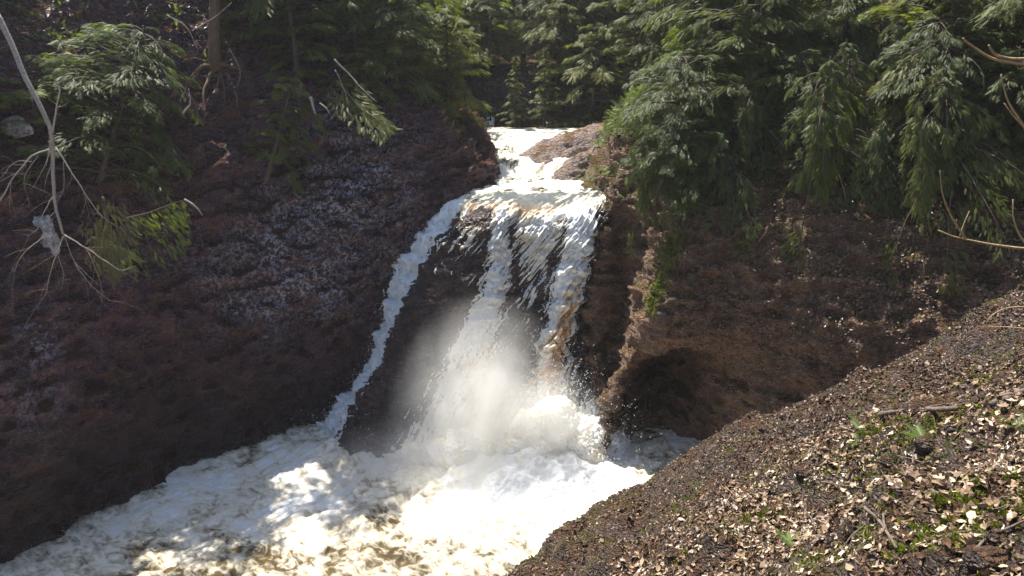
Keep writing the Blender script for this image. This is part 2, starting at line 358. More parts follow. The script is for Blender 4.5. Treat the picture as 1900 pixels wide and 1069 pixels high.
# right wall: plan contours at rising heights, stations from far upstream to the near side
ZL = [-2.5, 0, 1.6, 3.0, 4.4, 6.0, 8.2, 9.6, 11, 14, 18, 24]
RC = {
 -2.5: [(16,64),(7,46),(3.8,37),(3.4,32),(3.4,25.6),(3.7,25.6),(3.2,24.5),(5.2,26.0),(7.3,23.6),(9.6,20.0),(12,16),(16,10),(21,-2)],
 0:    [(16,64),(7,46),(3.8,37),(3.4,32),(3.3,25.4),(3.7,25.4),(3.15,24.4),(5.3,26.4),(7.3,23.6),(9.4,20.2),(12,16),(16,10),(21,-2)],
 1.6:  [(16,64),(7,46),(3.8,37),(3.4,32),(2.9,25.9),(3.8,26.2),(3.2,24.4),(5.7,28.8),(7.3,23.2),(9.6,20.2),(12,16),(16,10),(21,-2)],
 3.0:  [(16,64),(7,46),(3.8,37),(3.3,32),(2.7,26.7),(4.0,27.0),(3.62,24.2),(5.75,27.6),(7.7,22.4),(10,19.8),(12.2,16),(16,10),(21,-2)],
 4.4:  [(16,64),(7,46),(3.8,37),(3.2,32),(2.75,27.1),(4.3,27.4),(4.05,24.0),(5.95,23.7),(8.2,21.8),(10.5,19.5),(12.5,16),(16.3,10),(21,-2)],
 6.0:  [(16,64),(7,46),(3.7,37),(3.1,32),(2.85,27.7),(4.5,27.7),(4.55,23.8),(6.3,22.9),(8.5,21.4),(11.2,19.2),(13,16),(16.6,10),(21,-2)],
 8.2:  [(16,64),(6.4,46),(3.9,37),(2.95,32),(3.3,28.6),(4.3,27.6),(5.3,24.3),(7.0,23.4),(9.2,21.9),(12,19.6),(14,16.4),(17,10),(22,-2)],
 9.6:  [(16.5,65),(7.2,46.5),(5.3,37.2),(3.9,32),(4.0,29.2),(5.0,27.8),(6.2,25.3),(8.0,24.2),(10.2,22.6),(12.8,20.3),(15,16.8),(18,10),(23,-2)],
 11:   [(17,66),(8.2,47),(6.6,37.6),(5.1,32.2),(4.9,29.7),(5.9,28.2),(7.2,26.4),(9,25),(11.2,23.3),(13.8,21),(16,17),(19,10),(24,-2)],
 14:   [(19,68),(10.2,48),(8.8,38.6),(7.6,33.6),(7.2,31.2),(8.2,29.9),(9.5,28.3),(11.3,27),(13.4,25),(16,22.4),(18.4,18),(21.4,10.6),(26,-2)],
 18:   [(21,70),(13,50),(11.8,40),(10.8,35.6),(10.3,33.3),(11.2,32),(12.6,30.6),(14.4,29.2),(16.6,27),(19.3,24),(21.8,19),(25,11),(30,-2)],
 24:   [(26,76),(18,54),(17,43),(16,39),(15.5,36.5),(16.2,35.2),(17.6,33.8),(19.4,32.3),(21.6,30),(24.3,26.6),(27,21),(30,12),(36,-2)]}
ctrl = np.array([[(x, y, z) for (x, y) in RC[z]] for z in ZL], float)
G, _ = cr(ctrl, .085, 0); G, _ = cr(G, .10, 1)
NR = gnormal(G)
if NR[G.shape[0] // 3, G.shape[1] // 2].dot([-.7, -.7, 0]) < 0: NR = -NR
G = rockdisp(G, NR, .36, .24, .20, .06, 40)
bvh(G[::2, ::2]); GR = G
obj('right_cliff', mesh('right_cliff', G.reshape(-1, 3), gridf(*G.shape[:2])), M_right, kind='structure', label='brown rock wall with a cave right of the falls', cat='cliff')

# near bank
def bank_z(x, y):
    ye = np.interp(x, [-9, -6, -3, -1, .1, 1.6, 3.2, 5, 6.5, 8.1, 10.3, 14, 20, 26], [2, 5, 9.5, 12, 13.4, 15.7, 17.5, 16.9, 16.3, 15.8, 15.4, 14, 12, 11])
    z = 10.7 + .6 * (x - 3.2) - .54 * (y - 4.2)
    z = np.where(x > 13, z - .35 * (x - 13), z)
    d = (y - ye) * .8
    z = z - .55 * np.log1p(np.exp((d + .15) * 3.5)) * 1.05
    p = np.stack([x, y, np.zeros_like(x)], -1)
    return z, d, p
xs = np.arange(-7, 19, .065); ys = np.arange(-3, 21, .065); X, Y = np.meshgrid(xs, ys, indexing='ij')
Z, D, P = bank_z(X, Y)
near = sstep(1.5, 6, np.hypot(X, Y))
led = P @ np.array([.25, 1., 0]) * 1.3 + fbm(P * .6, 3) * 1.6; lf = led - np.floor(led); led = np.minimum(lf * 1.2, (1 - lf) * 4)
Z = Z + (.42 * fbm(P * .5 + 3, 3) * 1.6 + .24 * fbm(P * 1.4 + 8, 4) * 1.6 + .08 * fbm(P * 5, 3) + .16 * led * sstep(-.1, .4, fbm(P * .3 + 20, 2) + .12)) * (.3 + .7 * near)
Z = np.maximum(Z, -2.2)
G = np.stack([X, Y, Z], -1); bvh(G[::2, ::2]); GB = G
obj('river_bank', mesh('river_bank', G.reshape(-1, 3), gridf(*G.shape[:2])), M_bank, kind='structure', label='near leaf-strewn bank sloping down to the pool', cat='bank')

# land behind and above the gorge
xs = np.linspace(-110, 110, 180); ys = np.linspace(38, 170, 120); X, Y = np.meshgrid(xs, ys, indexing='ij'); P = np.stack([X, Y, 0 * X], -1)
cx = -1 - 12 * sstep(44, 70, Y); d = np.abs(X - cx)
Z = 8.4 + 13 * sstep(2.5, 14, d) + 16 * sstep(48, 95, Y) * sstep(-30, 8, X) + 22 * sstep(62, 120, Y) + 2.0 * fbm(P * .06, 3) * sstep(2, 8, d)
Z = np.where(Y < 48, Z - 2.5 * sstep(48, 40, Y), Z); Z = np.maximum(Z, 11.8 * sstep(41, 44, Y) + .06 * (Y - 45))
G = np.stack([X, Y, Z], -1); bvh(G)
obj('far_hills', mesh('far_hills', G.reshape(-1, 3), gridf(*G.shape[:2])), M_soil, kind='structure', label='wooded hills behind the gorge', cat='hill')
bx, by = np.meshgrid(np.linspace(-300, 300, 60), np.linspace(-300, 300, 60), indexing='ij')
rr = np.hypot(bx, by - 30); bz = -6 + 26 * sstep(60, 150, rr) + 14 * sstep(-18, 6, bx) * sstep(0, -18, by) * sstep(150, 60, rr)
bvh(np.stack([bx, by, bz], -1)); obj('ground', mesh('ground', np.stack([bx, by, bz], -1).reshape(-1, 3), gridf(60, 60)), M_soil, kind='structure', label='ground around the gorge', cat='ground')

fx = np.linspace(-9, 10, 150); fv = np.linspace(0, 1, 60); X, V_ = np.meshgrid(fx, fv, indexing='ij')
Y = 40.3 + .05 * (X - 1) ** 2 * .6 + V_ * 3.6; Z = 8.2 + V_ ** .7 * 4.0; G = np.stack([X, Y, Z], -1); N = gnormal(G); N = -N if N[75, 30, 1] > 0 else N
G = rockdisp(G, N, .5, .5, .25, .08, 120); bvh(G)
obj('far_cliff', mesh('far_cliff', G.reshape(-1, 3), gridf(150, 60)), M_fall, kind='structure', label='dark rock face closing the gorge upstream', cat='cliff')

# ------------------------------------------------------------------ rock under the falls and its water
FC = [  # per column: (px, py, Y) from the river above the lip down to the pool
 [(790, 352, 31.0), (775, 400, 30.3), (705, 470, 29.8), (670, 545, 29.4), (640, 640, 29.0), (590, 730, 28.4), (545, 800, 27.6), (520, 850, 27.0)],
 [(858, 352, 30.6), (832, 388, 29.0), (768, 468, 28.6), (735, 545, 28.2), (698, 640, 27.8), (650, 730, 27.2), (600, 800, 26.4), (585, 850, 25.6)],
 [(885, 352, 30.4), (862, 397, 28.0), (806, 480, 27.3), (760, 570, 26.8), (718, 655, 26.2), (678, 745, 25.4), (640, 835, 24.4), (630, 880, 23.8)],
 [(915, 350, 30.3), (893, 404, 27.6), (868, 490, 26.8), (838, 580, 26.2), (795, 665, 25.6), (745, 760, 24.8), (700, 850, 24.0), (690, 900, 23.4)],
 [(950, 350, 30.3), (935, 402, 27.8), (920, 490, 27.2), (892, 575, 26.8), (858, 665, 26.2), (832, 760, 25.2), (805, 860, 23.9), (800, 900, 23.4)],
 [(1005, 350, 30.2), (998, 412, 28.0), (985, 510, 27.6), (976, 590, 27.3), (965, 670, 26.8), (950, 760, 25.7), (930, 860, 24.0), (925, 900, 23.4)],
 [(1060, 350, 30.2), (1078, 405, 27.9), (1060, 500, 27.1), (1038, 590, 26.5), (1012, 680, 25.8), (1010, 760, 25.0), (1035, 860, 23.9), (1040, 900, 23.3)],
 [(1100, 348, 30.4), (1122, 385, 28.3), (1104, 500, 27.5), (1088, 590, 27.2), (1078, 690, 26.4), (1105, 765, 25.3), (1140, 860, 24.1), (1145, 900, 23.5)],
 [(1150, 340, 31.0), (1160, 380, 29.2), (1150, 500, 28.4), (1140, 590, 28.), (1130, 690, 27.2), (1150, 765, 26.2), (1175, 860, 25.0), (1180, 900, 24.5)]]
ctrl = np.array([[WY(*q) for q in c] for c in FC])
G, pu = cr(ctrl, .034, 0); G, pv = cr(G, .036, 1)
NF = gnormal(G)
if NF[G.shape[0] // 2, G.shape[1] // 2].dot([0, -1, .3]) < 0: NF = -NF
U, Vv = np.meshgrid(pu, pv, indexing='ij')
lip = sstep(.3, 1.6, Vv)
D0 = rockdisp(G, NF, .30, .22, .13, .05, 80); G2 = G + (D0 - G) * (.15 + .85 * lip)[..., None]
obj('waterfall_rock', mesh('waterfall_rock', (G2 - np.array([0, 0, .35]) * sstep(.8, .1, Vv)[..., None]).reshape(-1, 3), gridf(*G2.shape[:2])), M_fall, label='dark wet rock hump between the two streams of the falls', cat='rock')
bvh(G2[::2, ::2])
def bump(x, c, wd): return np.exp(-((x - c) / wd) ** 2)
dens = np.zeros_like(U)
dens = np.maximum(dens, 1.12 * bump(U, 1.05 + .10 * sstep(0, 2, Vv), .52))                         # left chute
dens = np.maximum(dens, 1.05 * sstep(1.35, .75, Vv + .35 * bump(U, 2.9, .7) + .15 * noise(np.stack([U * 2, Vv, U * 0], -1))) * sstep(.3, .8, U) * sstep(8, 7.2, U))   # river sliding over the lip
cD = 3.85 + .25 * sstep(1, 2.5, Vv) - .25 * sstep(3, 6, Vv)
dens = np.maximum(dens, 1.05 * bump(U, cD, .42 + .12 * sstep(2, 5, Vv)) * (1 - .2 * sstep(3, 5, Vv)))
dens = np.maximum(dens, .56 * bump(U, 5.0, .62) * sstep(5.5, .8, Vv) + .48 * bump(U, 5, .8) * sstep(2.2, 1.1, Vv))                      # lace over maroon rock
dens = np.maximum(dens, 1.15 * bump(U, 6.15 - .1 * sstep(1, 3, Vv), .58 + .10 * sstep(4, 6, Vv)))
dens = np.maximum(dens, .95 * sstep(4.2, 5.4, Vv) * sstep(2.9, 4.4, U) * sstep(8.4, 7.4, U))
dens = np.maximum(dens, .42 * bump(U, 2.9, 1.) * sstep(.9, 1.3, Vv) * sstep(3.2, 1.2, Vv))
dens = np.maximum(dens, .46 * bump(U, 7.9, .35) * sstep(2.4, 3.6, Vv))
arc = np.cumsum(np.linalg.norm(np.diff(G, axis=1, prepend=G[:, :1]), axis=-1), axis=1)
acr = np.cumsum(np.linalg.norm(np.diff(G, axis=0, prepend=G[:1]), axis=-1), axis=0)
fl = np.stack([acr * 6.5, arc * .7, 0 * arc], -1); fl2 = np.stack([acr * 17, arc * 1.9, 0 * arc + 4], -1); fl3 = np.stack([acr * 9, arc * 7, 0 * arc + 8], -1)
nn = fbm(fl, 3) * .6 + fbm(fl2, 2) * .65; cl = fbm(fl3, 3)
crest = sstep(1.2, .5, Vv)
off = (dens - .52) * .20 + nn * (.20 * (1 - crest) + .02) + cl * (.04 + .10 * sstep(3.5, 6, Vv)) * (1 - crest)
off = off * (1 - .55 * crest) + .05 * crest * dens
off = np.where(dens < .12, -.2, off); off = np.clip(off, -.2, .45)
# aerate: fine clots on the surface
off = off + np.where(off > 0, .040 * noise(np.stack([acr * 26, arc * 5, 0 * arc], -1)) + .022 * noise(G * 24), 0) * (1 - crest)
off = off * sstep(0, .5, Vv) - .015 * sstep(.25, 0, Vv)
GW = G2 + NF * off[..., None]
foam = .20 + .55 * dens * (1 - .75 * crest) + .8 * nn + .30 * sstep(1.0, 2.2, Vv) - .80 * bump(U, 6.2, .32) * sstep(1.6, 2.8, Vv) * sstep(5.6, 4., Vv) - .75 * bump(U, 4.9, 1.0) * sstep(3.2, 4.2, Vv) * sstep(5.8, 5.0, Vv)
foam = foam + .6 * fbm(np.stack([acr * 5, arc * 1.6, 0 * arc], -1), 3) * crest - .42 * bump(U, 4.6, 1.2) * sstep(1.1, .6, Vv) * sstep(-.1, .2, Vv)
foam = foam + .5 * bump(U, 5.9, .8) * bump(Vv, .95, .35) + .35 * bump(U, 3.9, .4) * bump(Vv, 1.0, .5) + .5 * bump(U, 1.1, .5)
F = gridf(*G.shape[:2]); om = off.ravel()[F].max(1); F = F[om > -.05]
wf = obj('waterfall', mesh('waterfall', GW.reshape(-1, 3), F, attrs={'foam': foam.ravel(), 'sky_tint': crest.ravel()}), M_falls, label='white and amber main waterfall pouring over the dark rock into the pool', cat='waterfall')

# surge of foam at the foot of the right-hand stream
def mound(cpx, cpy, cy, rx, ry, rz, seed, n=150):
    c = WY(cpx, cpy, cy); th = np.linspace(0, 2 * math.pi, n * 2); ph = np.linspace(0, math.pi * .62, n)
    T, PH = np.meshgrid(th, ph, indexing='ij'); d = np.stack([np.cos(T) * np.sin(PH), np.sin(T) * np.sin(PH), np.cos(PH)], -1)
    p = c + d * [rx, ry, rz]; q = p * 1.1 + seed
    b = fbm(p * .9 + seed, 3) * 1.0 + .22 * fbm(p * 2.6 + seed, 3) + .10 * np.abs(noise(p * 5.5)) + .06 * noise(p * 11) + .06 * noise(p * 22)
    p = p + d * b[..., None] * .75
    return p, T
mb = []
for k, a in enumerate([(1035, 845, 24.4, 1.15, .8, 1.9), (975, 850, 24.0, .9, .8, 1.5), (1080, 850, 24.2, .75, .7, 1.3), (880, 865, 23.8, 1.7, .9, 1.0), (760, 862, 23.9, 1.3, .6, .5)]):
    p, T = mound(*a, 5 * k); me = mesh('splash', p.reshape(-1, 3), gridf(*p.shape[:2]), attrs={'foam': (.75 + .45 * fbm(p * 2, 3)).ravel()})
    obj('splash', me, M_falls, parent=wf)

# pool
xs = np.arange(-16.5, 7.5, .055); ys = np.arange(14.5, 28.6, .055); X, Y = np.meshgrid(xs, ys, indexing='ij'); P = np.stack([X, Y, 0 * X], -1)
ca, sa = math.cos(.9), math.sin(.9); fa = X * .66 + Y * .75; fb = -X * .75 + Y * .66
Q = np.stack([fb * 1.0, fa * .55, 0 * X], -1); wq = np.stack([fbm(Q * .7 + 3, 2), fbm(Q * .7 + 30, 2), 0 * X], -1)
amp = .35 + .65 * np.exp(-((X - 0) ** 2 + (Y - 23.5) ** 2) / 40)
rid = 1 - np.abs(fbm(Q * 1.3 + wq * 1.3, 3)) * 2.6
Z = amp * (.22 * fbm(Q * .55 + 9, 3) * 1.5 + .13 * rid + .07 * (1 - np.abs(noise(Q * 4.2 + wq * 2)) * 2) + .03 * noise(P * 9) + .015 * noise(P * 21))
hump = .55 * np.exp(-((X - .5) ** 2 / 8 + (Y - 22.8) ** 2 / 2.2)) + .35 * np.exp(-((X + 5.6) ** 2 / 2.5 + (Y - 24.4) ** 2 / .8)); Z = Z + hump * (1 + .8 * fbm(P * 1.4, 3))
foam = .10 * noise(P * 5) + .16 * fbm(Q * 2.2 + wq * 2, 4) + .50 + .55 * np.exp(-((X - 1.2) ** 2 / 14 + (Y - 22.4) ** 2 / 7)) + .35 * fbm(Q * .5 + 40, 3) + .12 * rid
foam += .3 * np.exp(-((X * .75 + Y * -.66 + 25.2) ** 2) / 1.2)  # froth pushed along the left wall
foam += .25 * np.exp(-((X + 8) ** 2 / 12 + (Y - 22) ** 2 / 5)) - .10 * np.exp(-((X + 3.6) ** 2 / 6 + (Y - 18.2) ** 2 / 2.0)) - .2 * np.exp(-((X + 8) ** 2 / 6 + (Y - 18.4) ** 2 / 1.2))
obj('pool_water', mesh('pool_water', np.stack([X, Y, Z], -1).reshape(-1, 3), gridf(*X.shape), attrs={'foam': foam.ravel()}), M_pool, kind='structure', label='churning foamy plunge pool', cat='water')
xo = np.arange(-45, 12, .8); yo = np.arange(-20, 29, .8); X, Y = np.meshgrid(xo, yo, indexing='ij')
obj('river_water', mesh('river_water', np.stack([X, Y, -.45 + 0 * X], -1).reshape(-1, 3), gridf(*X.shape), attrs={'foam': np.full(X.size, .5)}), M_pool, kind='structure', label='river below the plunge pool', cat='water')

# river above the lip, with the low cascade
xs = np.arange(-4.2, 5.2, .045); ys = np.concatenate([np.arange(29.4, 40, .06), np.arange(40, 60, .4)]); X, Y = np.meshgrid(xs, ys, indexing='ij')
xc = .9 - 1.7 * sstep(33, 37, Y) - 1 * sstep(40, 60, Y) + .9 * 0; X = X + (xc - .9) * 1.0
P = np.stack([X, Y, 0 * X], -1)
zc = WY(1000, 352, 30.2)[2]
cas = sstep(33.2, 34.4, Y + .5 * fbm(P * .8, 2)) * .55 + sstep(35.2, 37.2, Y) * .7
zc = zc - .02 - .3 * sstep(29.95, 29.45, Y)
rough = .25 + .9 * np.exp(-((Y - 33.2) / 1.6) ** 2) + .7 * np.exp(-((Y - 36) / 1.5) ** 2)
Z = zc + cas + rough * (.07 * fbm(P * 1.2, 3) + .05 * (1 - np.abs(noise(P * 3)) * 2) + .02 * noise(P * 9)) - .0
foam = .10 + .52 * sstep(29.0, 30.4, Y + .5 * fbm(P * 1.3, 2)) * sstep(40.6, 39.0, Y) + .35 * fbm(P * 1.1, 3) + .25 * sstep(1.2, 2.6, X) * sstep(31.5, 30, Y)
obj('upper_river', mesh('upper_river', np.stack([X, Y, Z], -1).reshape(-1, 3), gridf(*X.shape), attrs={'foam': foam.ravel()}), M_crest, kind='structure', label='white river running down to the lip of the falls', cat='water')

# thin cascade on the dark face upstream
t = np.linspace(0, 1, 40); wv = np.linspace(-.5, .5, 22); T_, W_ = np.meshgrid(t, wv, indexing='ij'); c0, c1 = WY(905, 205, 42.2), WY(918, 268, 40.0)
G = c0 + (c1 - c0) * T_[..., None]; G[..., 0] += W_ * (.35 + .5 * T_) + .12 * noise(np.stack([T_ * 3, T_ * 0, T_ * 0], -1)); G[..., 1] += -.35 + .12 * noise(np.stack([W_ * 9, T_ * 4, T_ * 0], -1)); F = gridf(40, 22)
kp = noise(np.stack([W_ * 9, T_ * 3, T_ * 0 + 2], -1)).ravel()[F].mean(1) > -.12
obj('small_waterfall', mesh('small_waterfall', G.reshape(-1, 3), F[kp], attrs={'foam': np.full(880, .7)}), M_falls, label='thin distant cascade on the dark rock upstream', cat='waterfall')

# flying droplets
def drops(n, pos, size):
    o = np.array([[1, 0, 0], [-1, 0, 0], [0, 1, 0], [0, -1, 0], [0, 0, 1], [0, 0, -1]], float)
    f = np.array([[0, 2, 4], [2, 1, 4], [1, 3, 4], [3, 0, 4], [2, 0, 5], [1, 2, 5], [3, 1, 5], [0, 3, 5]])
    V = pos[:, None] + o[None] * size[:, None, None] * np.array([1, 1, 1.5]); return V.reshape(-1, 3), (f[None] + 6 * np.arange(n)[:, None, None]).reshape(-1, 3)
wt = (np.clip((dens - .2), 0, 1) * (U < 7.4) * (off > -.02) * sstep(1.0, 2.5, Vv) + .6 * sstep(4, 6, Vv) * (U > 2.2)).ravel(); wt /= wt.sum()
pick = rng.choice(wt.size, 26000, p=wt); base = GW.reshape(-1, 3)[pick]; nf = NF.reshape(-1, 3)[pick]
pos = base + nf * rng.exponential(.10, (26000, 1)) + rng.normal(0, .09, (26000, 3))
c1 = np.concatenate([rng.normal([1.9, 23.6, .9], [1.2, .7, .9], (6000, 3)), rng.normal([1.4, 24.0, 2.2], [.6, .5, .8], (6000, 3)), rng.normal([-1.2, 23.4, .4], [2., .6, .6], (4000, 3)), rng.normal([-6.3, 25.4, .3], [.8, .5, .35], (1500, 3))])
c1[:, 2] = np.abs(c1[:, 2]); pos = np.concatenate([pos, c1])
V, F = drops(len(pos), pos, rng.uniform(0, 1, len(pos)) ** 5 * .014 + .003)
obj('spray', mesh('spray', V, F), M_drop, kind='stuff', label='white droplets thrown off the falling water', cat='spray')
# foam thrown up along the edge where the pool strikes the left wall
pts = []
for a, b in zip([(-14.6, 17.6), (-11, 23.2), (-9, 25.2)], [(-11, 23.2), (-9, 25.2), (-7.4, 26.3)]):
    t = rng.random(420)[:, None]; pts.append(np.array(a) * (1 - t) + np.array(b) * t)
pts = np.concatenate(pts); p3 = np.concatenate([pts + rng.normal(0, .24, pts.shape), .06 + np.abs(rng.normal(0, .08, (len(pts), 1)))], 1)
V, F = drops(len(p3), p3, rng.uniform(.003, .011, len(p3))); obj('spray', mesh('spray', V, F), M_drop, kind='stuff', label='froth flecks tossed up along the foot of the left wall', cat='spray')

# ------------------------------------------------------------------ rocks
def boulder(name, c, r, seed, mat, label, cat='rock', n=60, group=None, amp=.25):
    th = np.linspace(0, 2 * math.pi, n * 2); ph = np.linspace(0.02, math.pi - .02, n); T, PH = np.meshgrid(th, ph, indexing='ij')
    d = np.stack([np.cos(T) * np.sin(PH), np.sin(T) * np.sin(PH), np.cos(PH)], -1)
    k = 1 + amp * fbm(d * 1.2 + seed, 4) * 2 + .06 * fbm(d * 5 + seed, 3)
    p = d * k[..., None] * np.array(r); p = p + np.array(r).mean() * .05 * (noise((p + np.array(c)) * 4)[..., None]) * d
    o = obj(name, mesh(name, p.reshape(-1, 3), gridf(*p.shape[:2])), mat, label=label, cat=cat, group=group, loc=c); return o
def outcrop(name, tops, mat, label, seed, w0=1.2):
    """ridge of rock along a polyline of crest points, sloping down to both sides"""
    T = np.array(tops, float); K, _ = cr(T, .09); n = len(K); tg = np.gradient(K[:, :2], axis=0); tg /= np.linalg.norm(tg, axis=1)[:, None]; sd = np.stack([tg[:, 1], -tg[:, 0]], 1)
    a = np.linspace(-1, 1, 46); Gx = np.zeros((n, 46, 3)); prof = np.sin(a * math.pi / 2)
    for k in range(n):
        Gx[k, :, :2] = K[k, :2] + sd[k] * (prof * w0)[:, None]; Gx[k, :, 2] = K[k, 2] - (1 - np.cos(a * math.pi / 2)) * 2.2
    N = gnormal(Gx); N = -N if N[n // 2, 23, 2] < 0 else N
    Gx = rockdisp(Gx, N, .2, .16, .08, .035, seed)
    return obj(name, mesh(name, Gx.reshape(-1, 3), gridf(n, 46)), mat, label=label, cat='rock')
outcrop('rock_ledge', [WY(960, 335, 33.9), WY(985, 290, 34.6), WY(1020, 264, 35.4), WY(1070, 247, 36.3), WY(1120, 232, 37.2), WY(1180, 215, 38)], M_up, 'pale sloping rock ledge beside the upper cascade', 300, 1.6)
outcrop('rock_ledge', [WY(1020, 345, 32.2), WY(1050, 305, 32.7), WY(1085, 283, 33.4), WY(1115, 262, 34.2), WY(1150, 240, 35.)], M_up, 'rounded pinkish rock ledge at the right of the river above the lip', 340, .9)

# ------------------------------------------------------------------ trees
def fronds(pos, dr, nrm, L, leaf=6, width=.13, rs=None):
    """feathery flat sprays; pos, dr, nrm (n,3), L (n,)"""
    n = len(pos); dr = dr / (np.linalg.norm(dr, axis=1)[:, None] + 1e-9); s = np.cross(dr, nrm); s /= np.linalg.norm(s, axis=1)[:, None] + 1e-9
    up = np.cross(s, dr); V = []
    for j in range(leaf):
        a = (j + .3) / (leaf + .3)
        ln = .46 * (1 - .62 * a) * (.45 + .55 * min(1, a * 3 + .35))
        for sg in (-1, 1):
            aa = a + (.04 if sg > 0 else 0); droop = -.15 * aa * aa
            b0 = pos + dr * (L * aa)[:, None] + up * (L * droop)[:, None]
            dd = dr * .78 + s * sg * .62 + up * -.15; tip = b0 + dd * (L * ln)[:, None]; wv = dr * (L * width * .5)[:, None]
            V += [b0 - wv, b0 + wv, tip]
    b0 = pos + dr * (L * .8)[:, None] + up * (L * -.11)[:, None]; V += [b0 - s * (L * width * .4)[:, None], b0 + s * (L * width * .4)[:, None], pos + dr * (L * 1.12)[:, None] + up * (L * -.22)[:, None]]
    V = np.stack(V, 1); m = V.shape[1]; F = np.arange(n * m).reshape(-1, 3)
    return V.reshape(-1, 3), F, m
def cedar_meshes(tag_, h, r, nb, seed, leafL=.34, bare=.1, spread=1., droop=.34, side=None, fpb=22, leaf=6, shape=.75, pw=1.6):
    R = np.random.default_rng(seed); tk = MB()
    lean = R.normal(0, .03, 2); zz = np.linspace(0, h, 9); tp = np.stack([lean[0] * zz + .12 * np.sin(zz * .6 + seed), lean[1] * zz + .12 * np.cos(zz * .5 + seed) - .12 * math.cos(seed), zz], 1); tp[0, 2] = -.5
    r0 = .018 * h + .03; tk.tube(tp, r0, .015, 8)
    PO, DR, NO, LE, TI = [], [], [], [], []
    for i in range(nb):
        t = bare + (1 - bare) * ((i + R.random()) / nb) ** .9; az = i * 2.39996 + R.normal(0, .35)
        if side is not None: az = side + R.normal(0, .9)
        ln = max(.3, r * (1 - t ** pw) ** shape * (.35 + .95 * R.random())); o = np.array([np.cos(az), np.sin(az), 0])
        p0 = np.array([np.interp(t * h, zz, tp[:, 0]), np.interp(t * h, zz, tp[:, 1]), t * h])
        rise = R.uniform(-.05, .75) * (1 - droop * .5); s = np.linspace(0, 1, 7)[:, None]
        path = p0 + o * ln * s * spread + np.array([0, 0, 1]) * (rise * ln * s - droop * 1.2 * ln * s ** 2.2) + np.cross(o, [0, 0, 1]) * R.normal(0, .12) * ln * s ** 2
        if ln > .6: tk.tube(path[[0, 2, 4, 6]], .010 + .012 * ln, .004, 4, res=ln / 5)
        m = max(8, int(fpb * 4.6 * (ln / r + .25))); nc = max(3, int(ln * 5)); ci = R.integers(0, nc, m); cq = R.beta(1.7, 1.0, nc); cl_at = R.uniform(-1, 1, nc); q = np.clip(cq[ci] + R.normal(0, .05, m), .03, 1) * .94 + .05; k = q * 6; k0 = np.minimum(k.astype(int), 5); fr = (k - k0)[:, None]
        pb = path[k0] * (1 - fr) + path[k0 + 1] * fr; tg = path[k0 + 1] - path[k0]; tg /= np.linalg.norm(tg, axis=1)[:, None]
        sd = np.cross(tg, [0, 0, 1]); sd /= np.linalg.norm(sd, axis=1)[:, None] + 1e-9; lat = np.clip(cl_at[ci] + R.normal(0, .22, m), -1.2, 1.2)
        wd = ln * .34 * (1 - q * .75); pb = pb + sd * (lat * wd)[:, None] + np.array([0, 0, -1]) * (np.abs(lat) * wd * .3 + R.normal(0, .05, m) * ln * .5)[:, None]
        d = tg * .9 + sd * (lat * .9 + R.normal(0, .15, m))[:, None] + R.normal(0, .10, (m, 3)) + np.array([0, 0, -.12])
        nn_ = np.array([0, 0, 1]) + R.normal(0, .35, (m, 3)) + o * .3
        PO.append(pb); DR.append(d); NO.append(nn_); LE.append(leafL * .74 * R.uniform(.6, 1.25, m)); TI.append(np.clip(.28 + .35 * q + R.normal(0, .16, m), 0, 1))
    PO, DR, NO, LE, TI = map(np.concatenate, (PO, DR, NO, LE, TI))
    V, F, m = fronds(PO, DR, NO, LE * 1.05, 6, .14)
    return tk.me(tag_ + '_trunk'), mesh(tag_ + '_crown', V, F, False, {'tint': np.repeat(TI, m)})
VAR = {}
def variant(k, *a, mat=M_cedar, **kw):
    t, c = cedar_meshes(k, *a, **kw); t.materials.append(M_bark); c.materials.append(mat); VAR[k] = (t, c)
variant('tall_a', 13, 2.9, 110, 1, bare=.06, fpb=30, leafL=.36)
variant('tall_b', 12, 2.5, 100, 2, bare=.10, fpb=28, leafL=.36)
variant('tall_c', 14, 2.6, 90, 3, bare=.22, fpb=24, leafL=.34)
variant('olive_a', 9, 1.9, 90, 4, bare=.05, fpb=26, leafL=.30, mat=M_olive)
variant('spruce_a', 17, 2.6, 110, 5, bare=.30, fpb=22, leafL=.38, shape=1.1)
variant('bush_a', 4.2, 2.0, 90, 6, pw=5, shape=.5, bare=.05, fpb=24, leafL=.21, mat=M_cedar_b)
variant('bush_b', 3.4, 1.7, 72, 7, pw=5, shape=.5, bare=.05, fpb=28, leafL=.20)
variant('sap_a', 2.6, 1.1, 46, 8, pw=5, shape=.5, bare=.05, fpb=22, leafL=.20, mat=M_olive)
variant('rim_a', 6.2, 2.5, 80, 21, bare=.02, fpb=24, leafL=.32, pw=3, shape=.6)
variant('rim_b', 5.4, 2.2, 70, 22, bare=.02, fpb=24, leafL=.32, pw=3, shape=.6, mat=M_olive)
variant('hang_a', 3.2, 2.3, 42, 9, bare=.2, fpb=44, leafL=.20, droop=.75, side=math.radians(215), mat=M_cedar_b)
variant('hang_b', 3.8, 2.7, 46, 10, bare=.2, fpb=44, leafL=.21, droop=.7, side=math.radians(235))
NTREE = 0
def tree(kind, p, rz=0., s=1., name='cedar_tree', label=None, group=None, tilt=(0, 0)):
    root = bpy.data.objects.new(name, None); COL.objects.link(root); root.location = p; root.rotation_euler = (tilt[0], tilt[1], rz); root.scale = (s, s, s)
    root['label'] = label; root['category'] = 'tree'
    if group: root['group'] = group
    for nme, me in zip(('trunk', 'crown'), VAR[kind]):
        o = bpy.data.objects.new(nme, me); COL.objects.link(o); o.parent = root
    return root
R_ = random.Random(11)
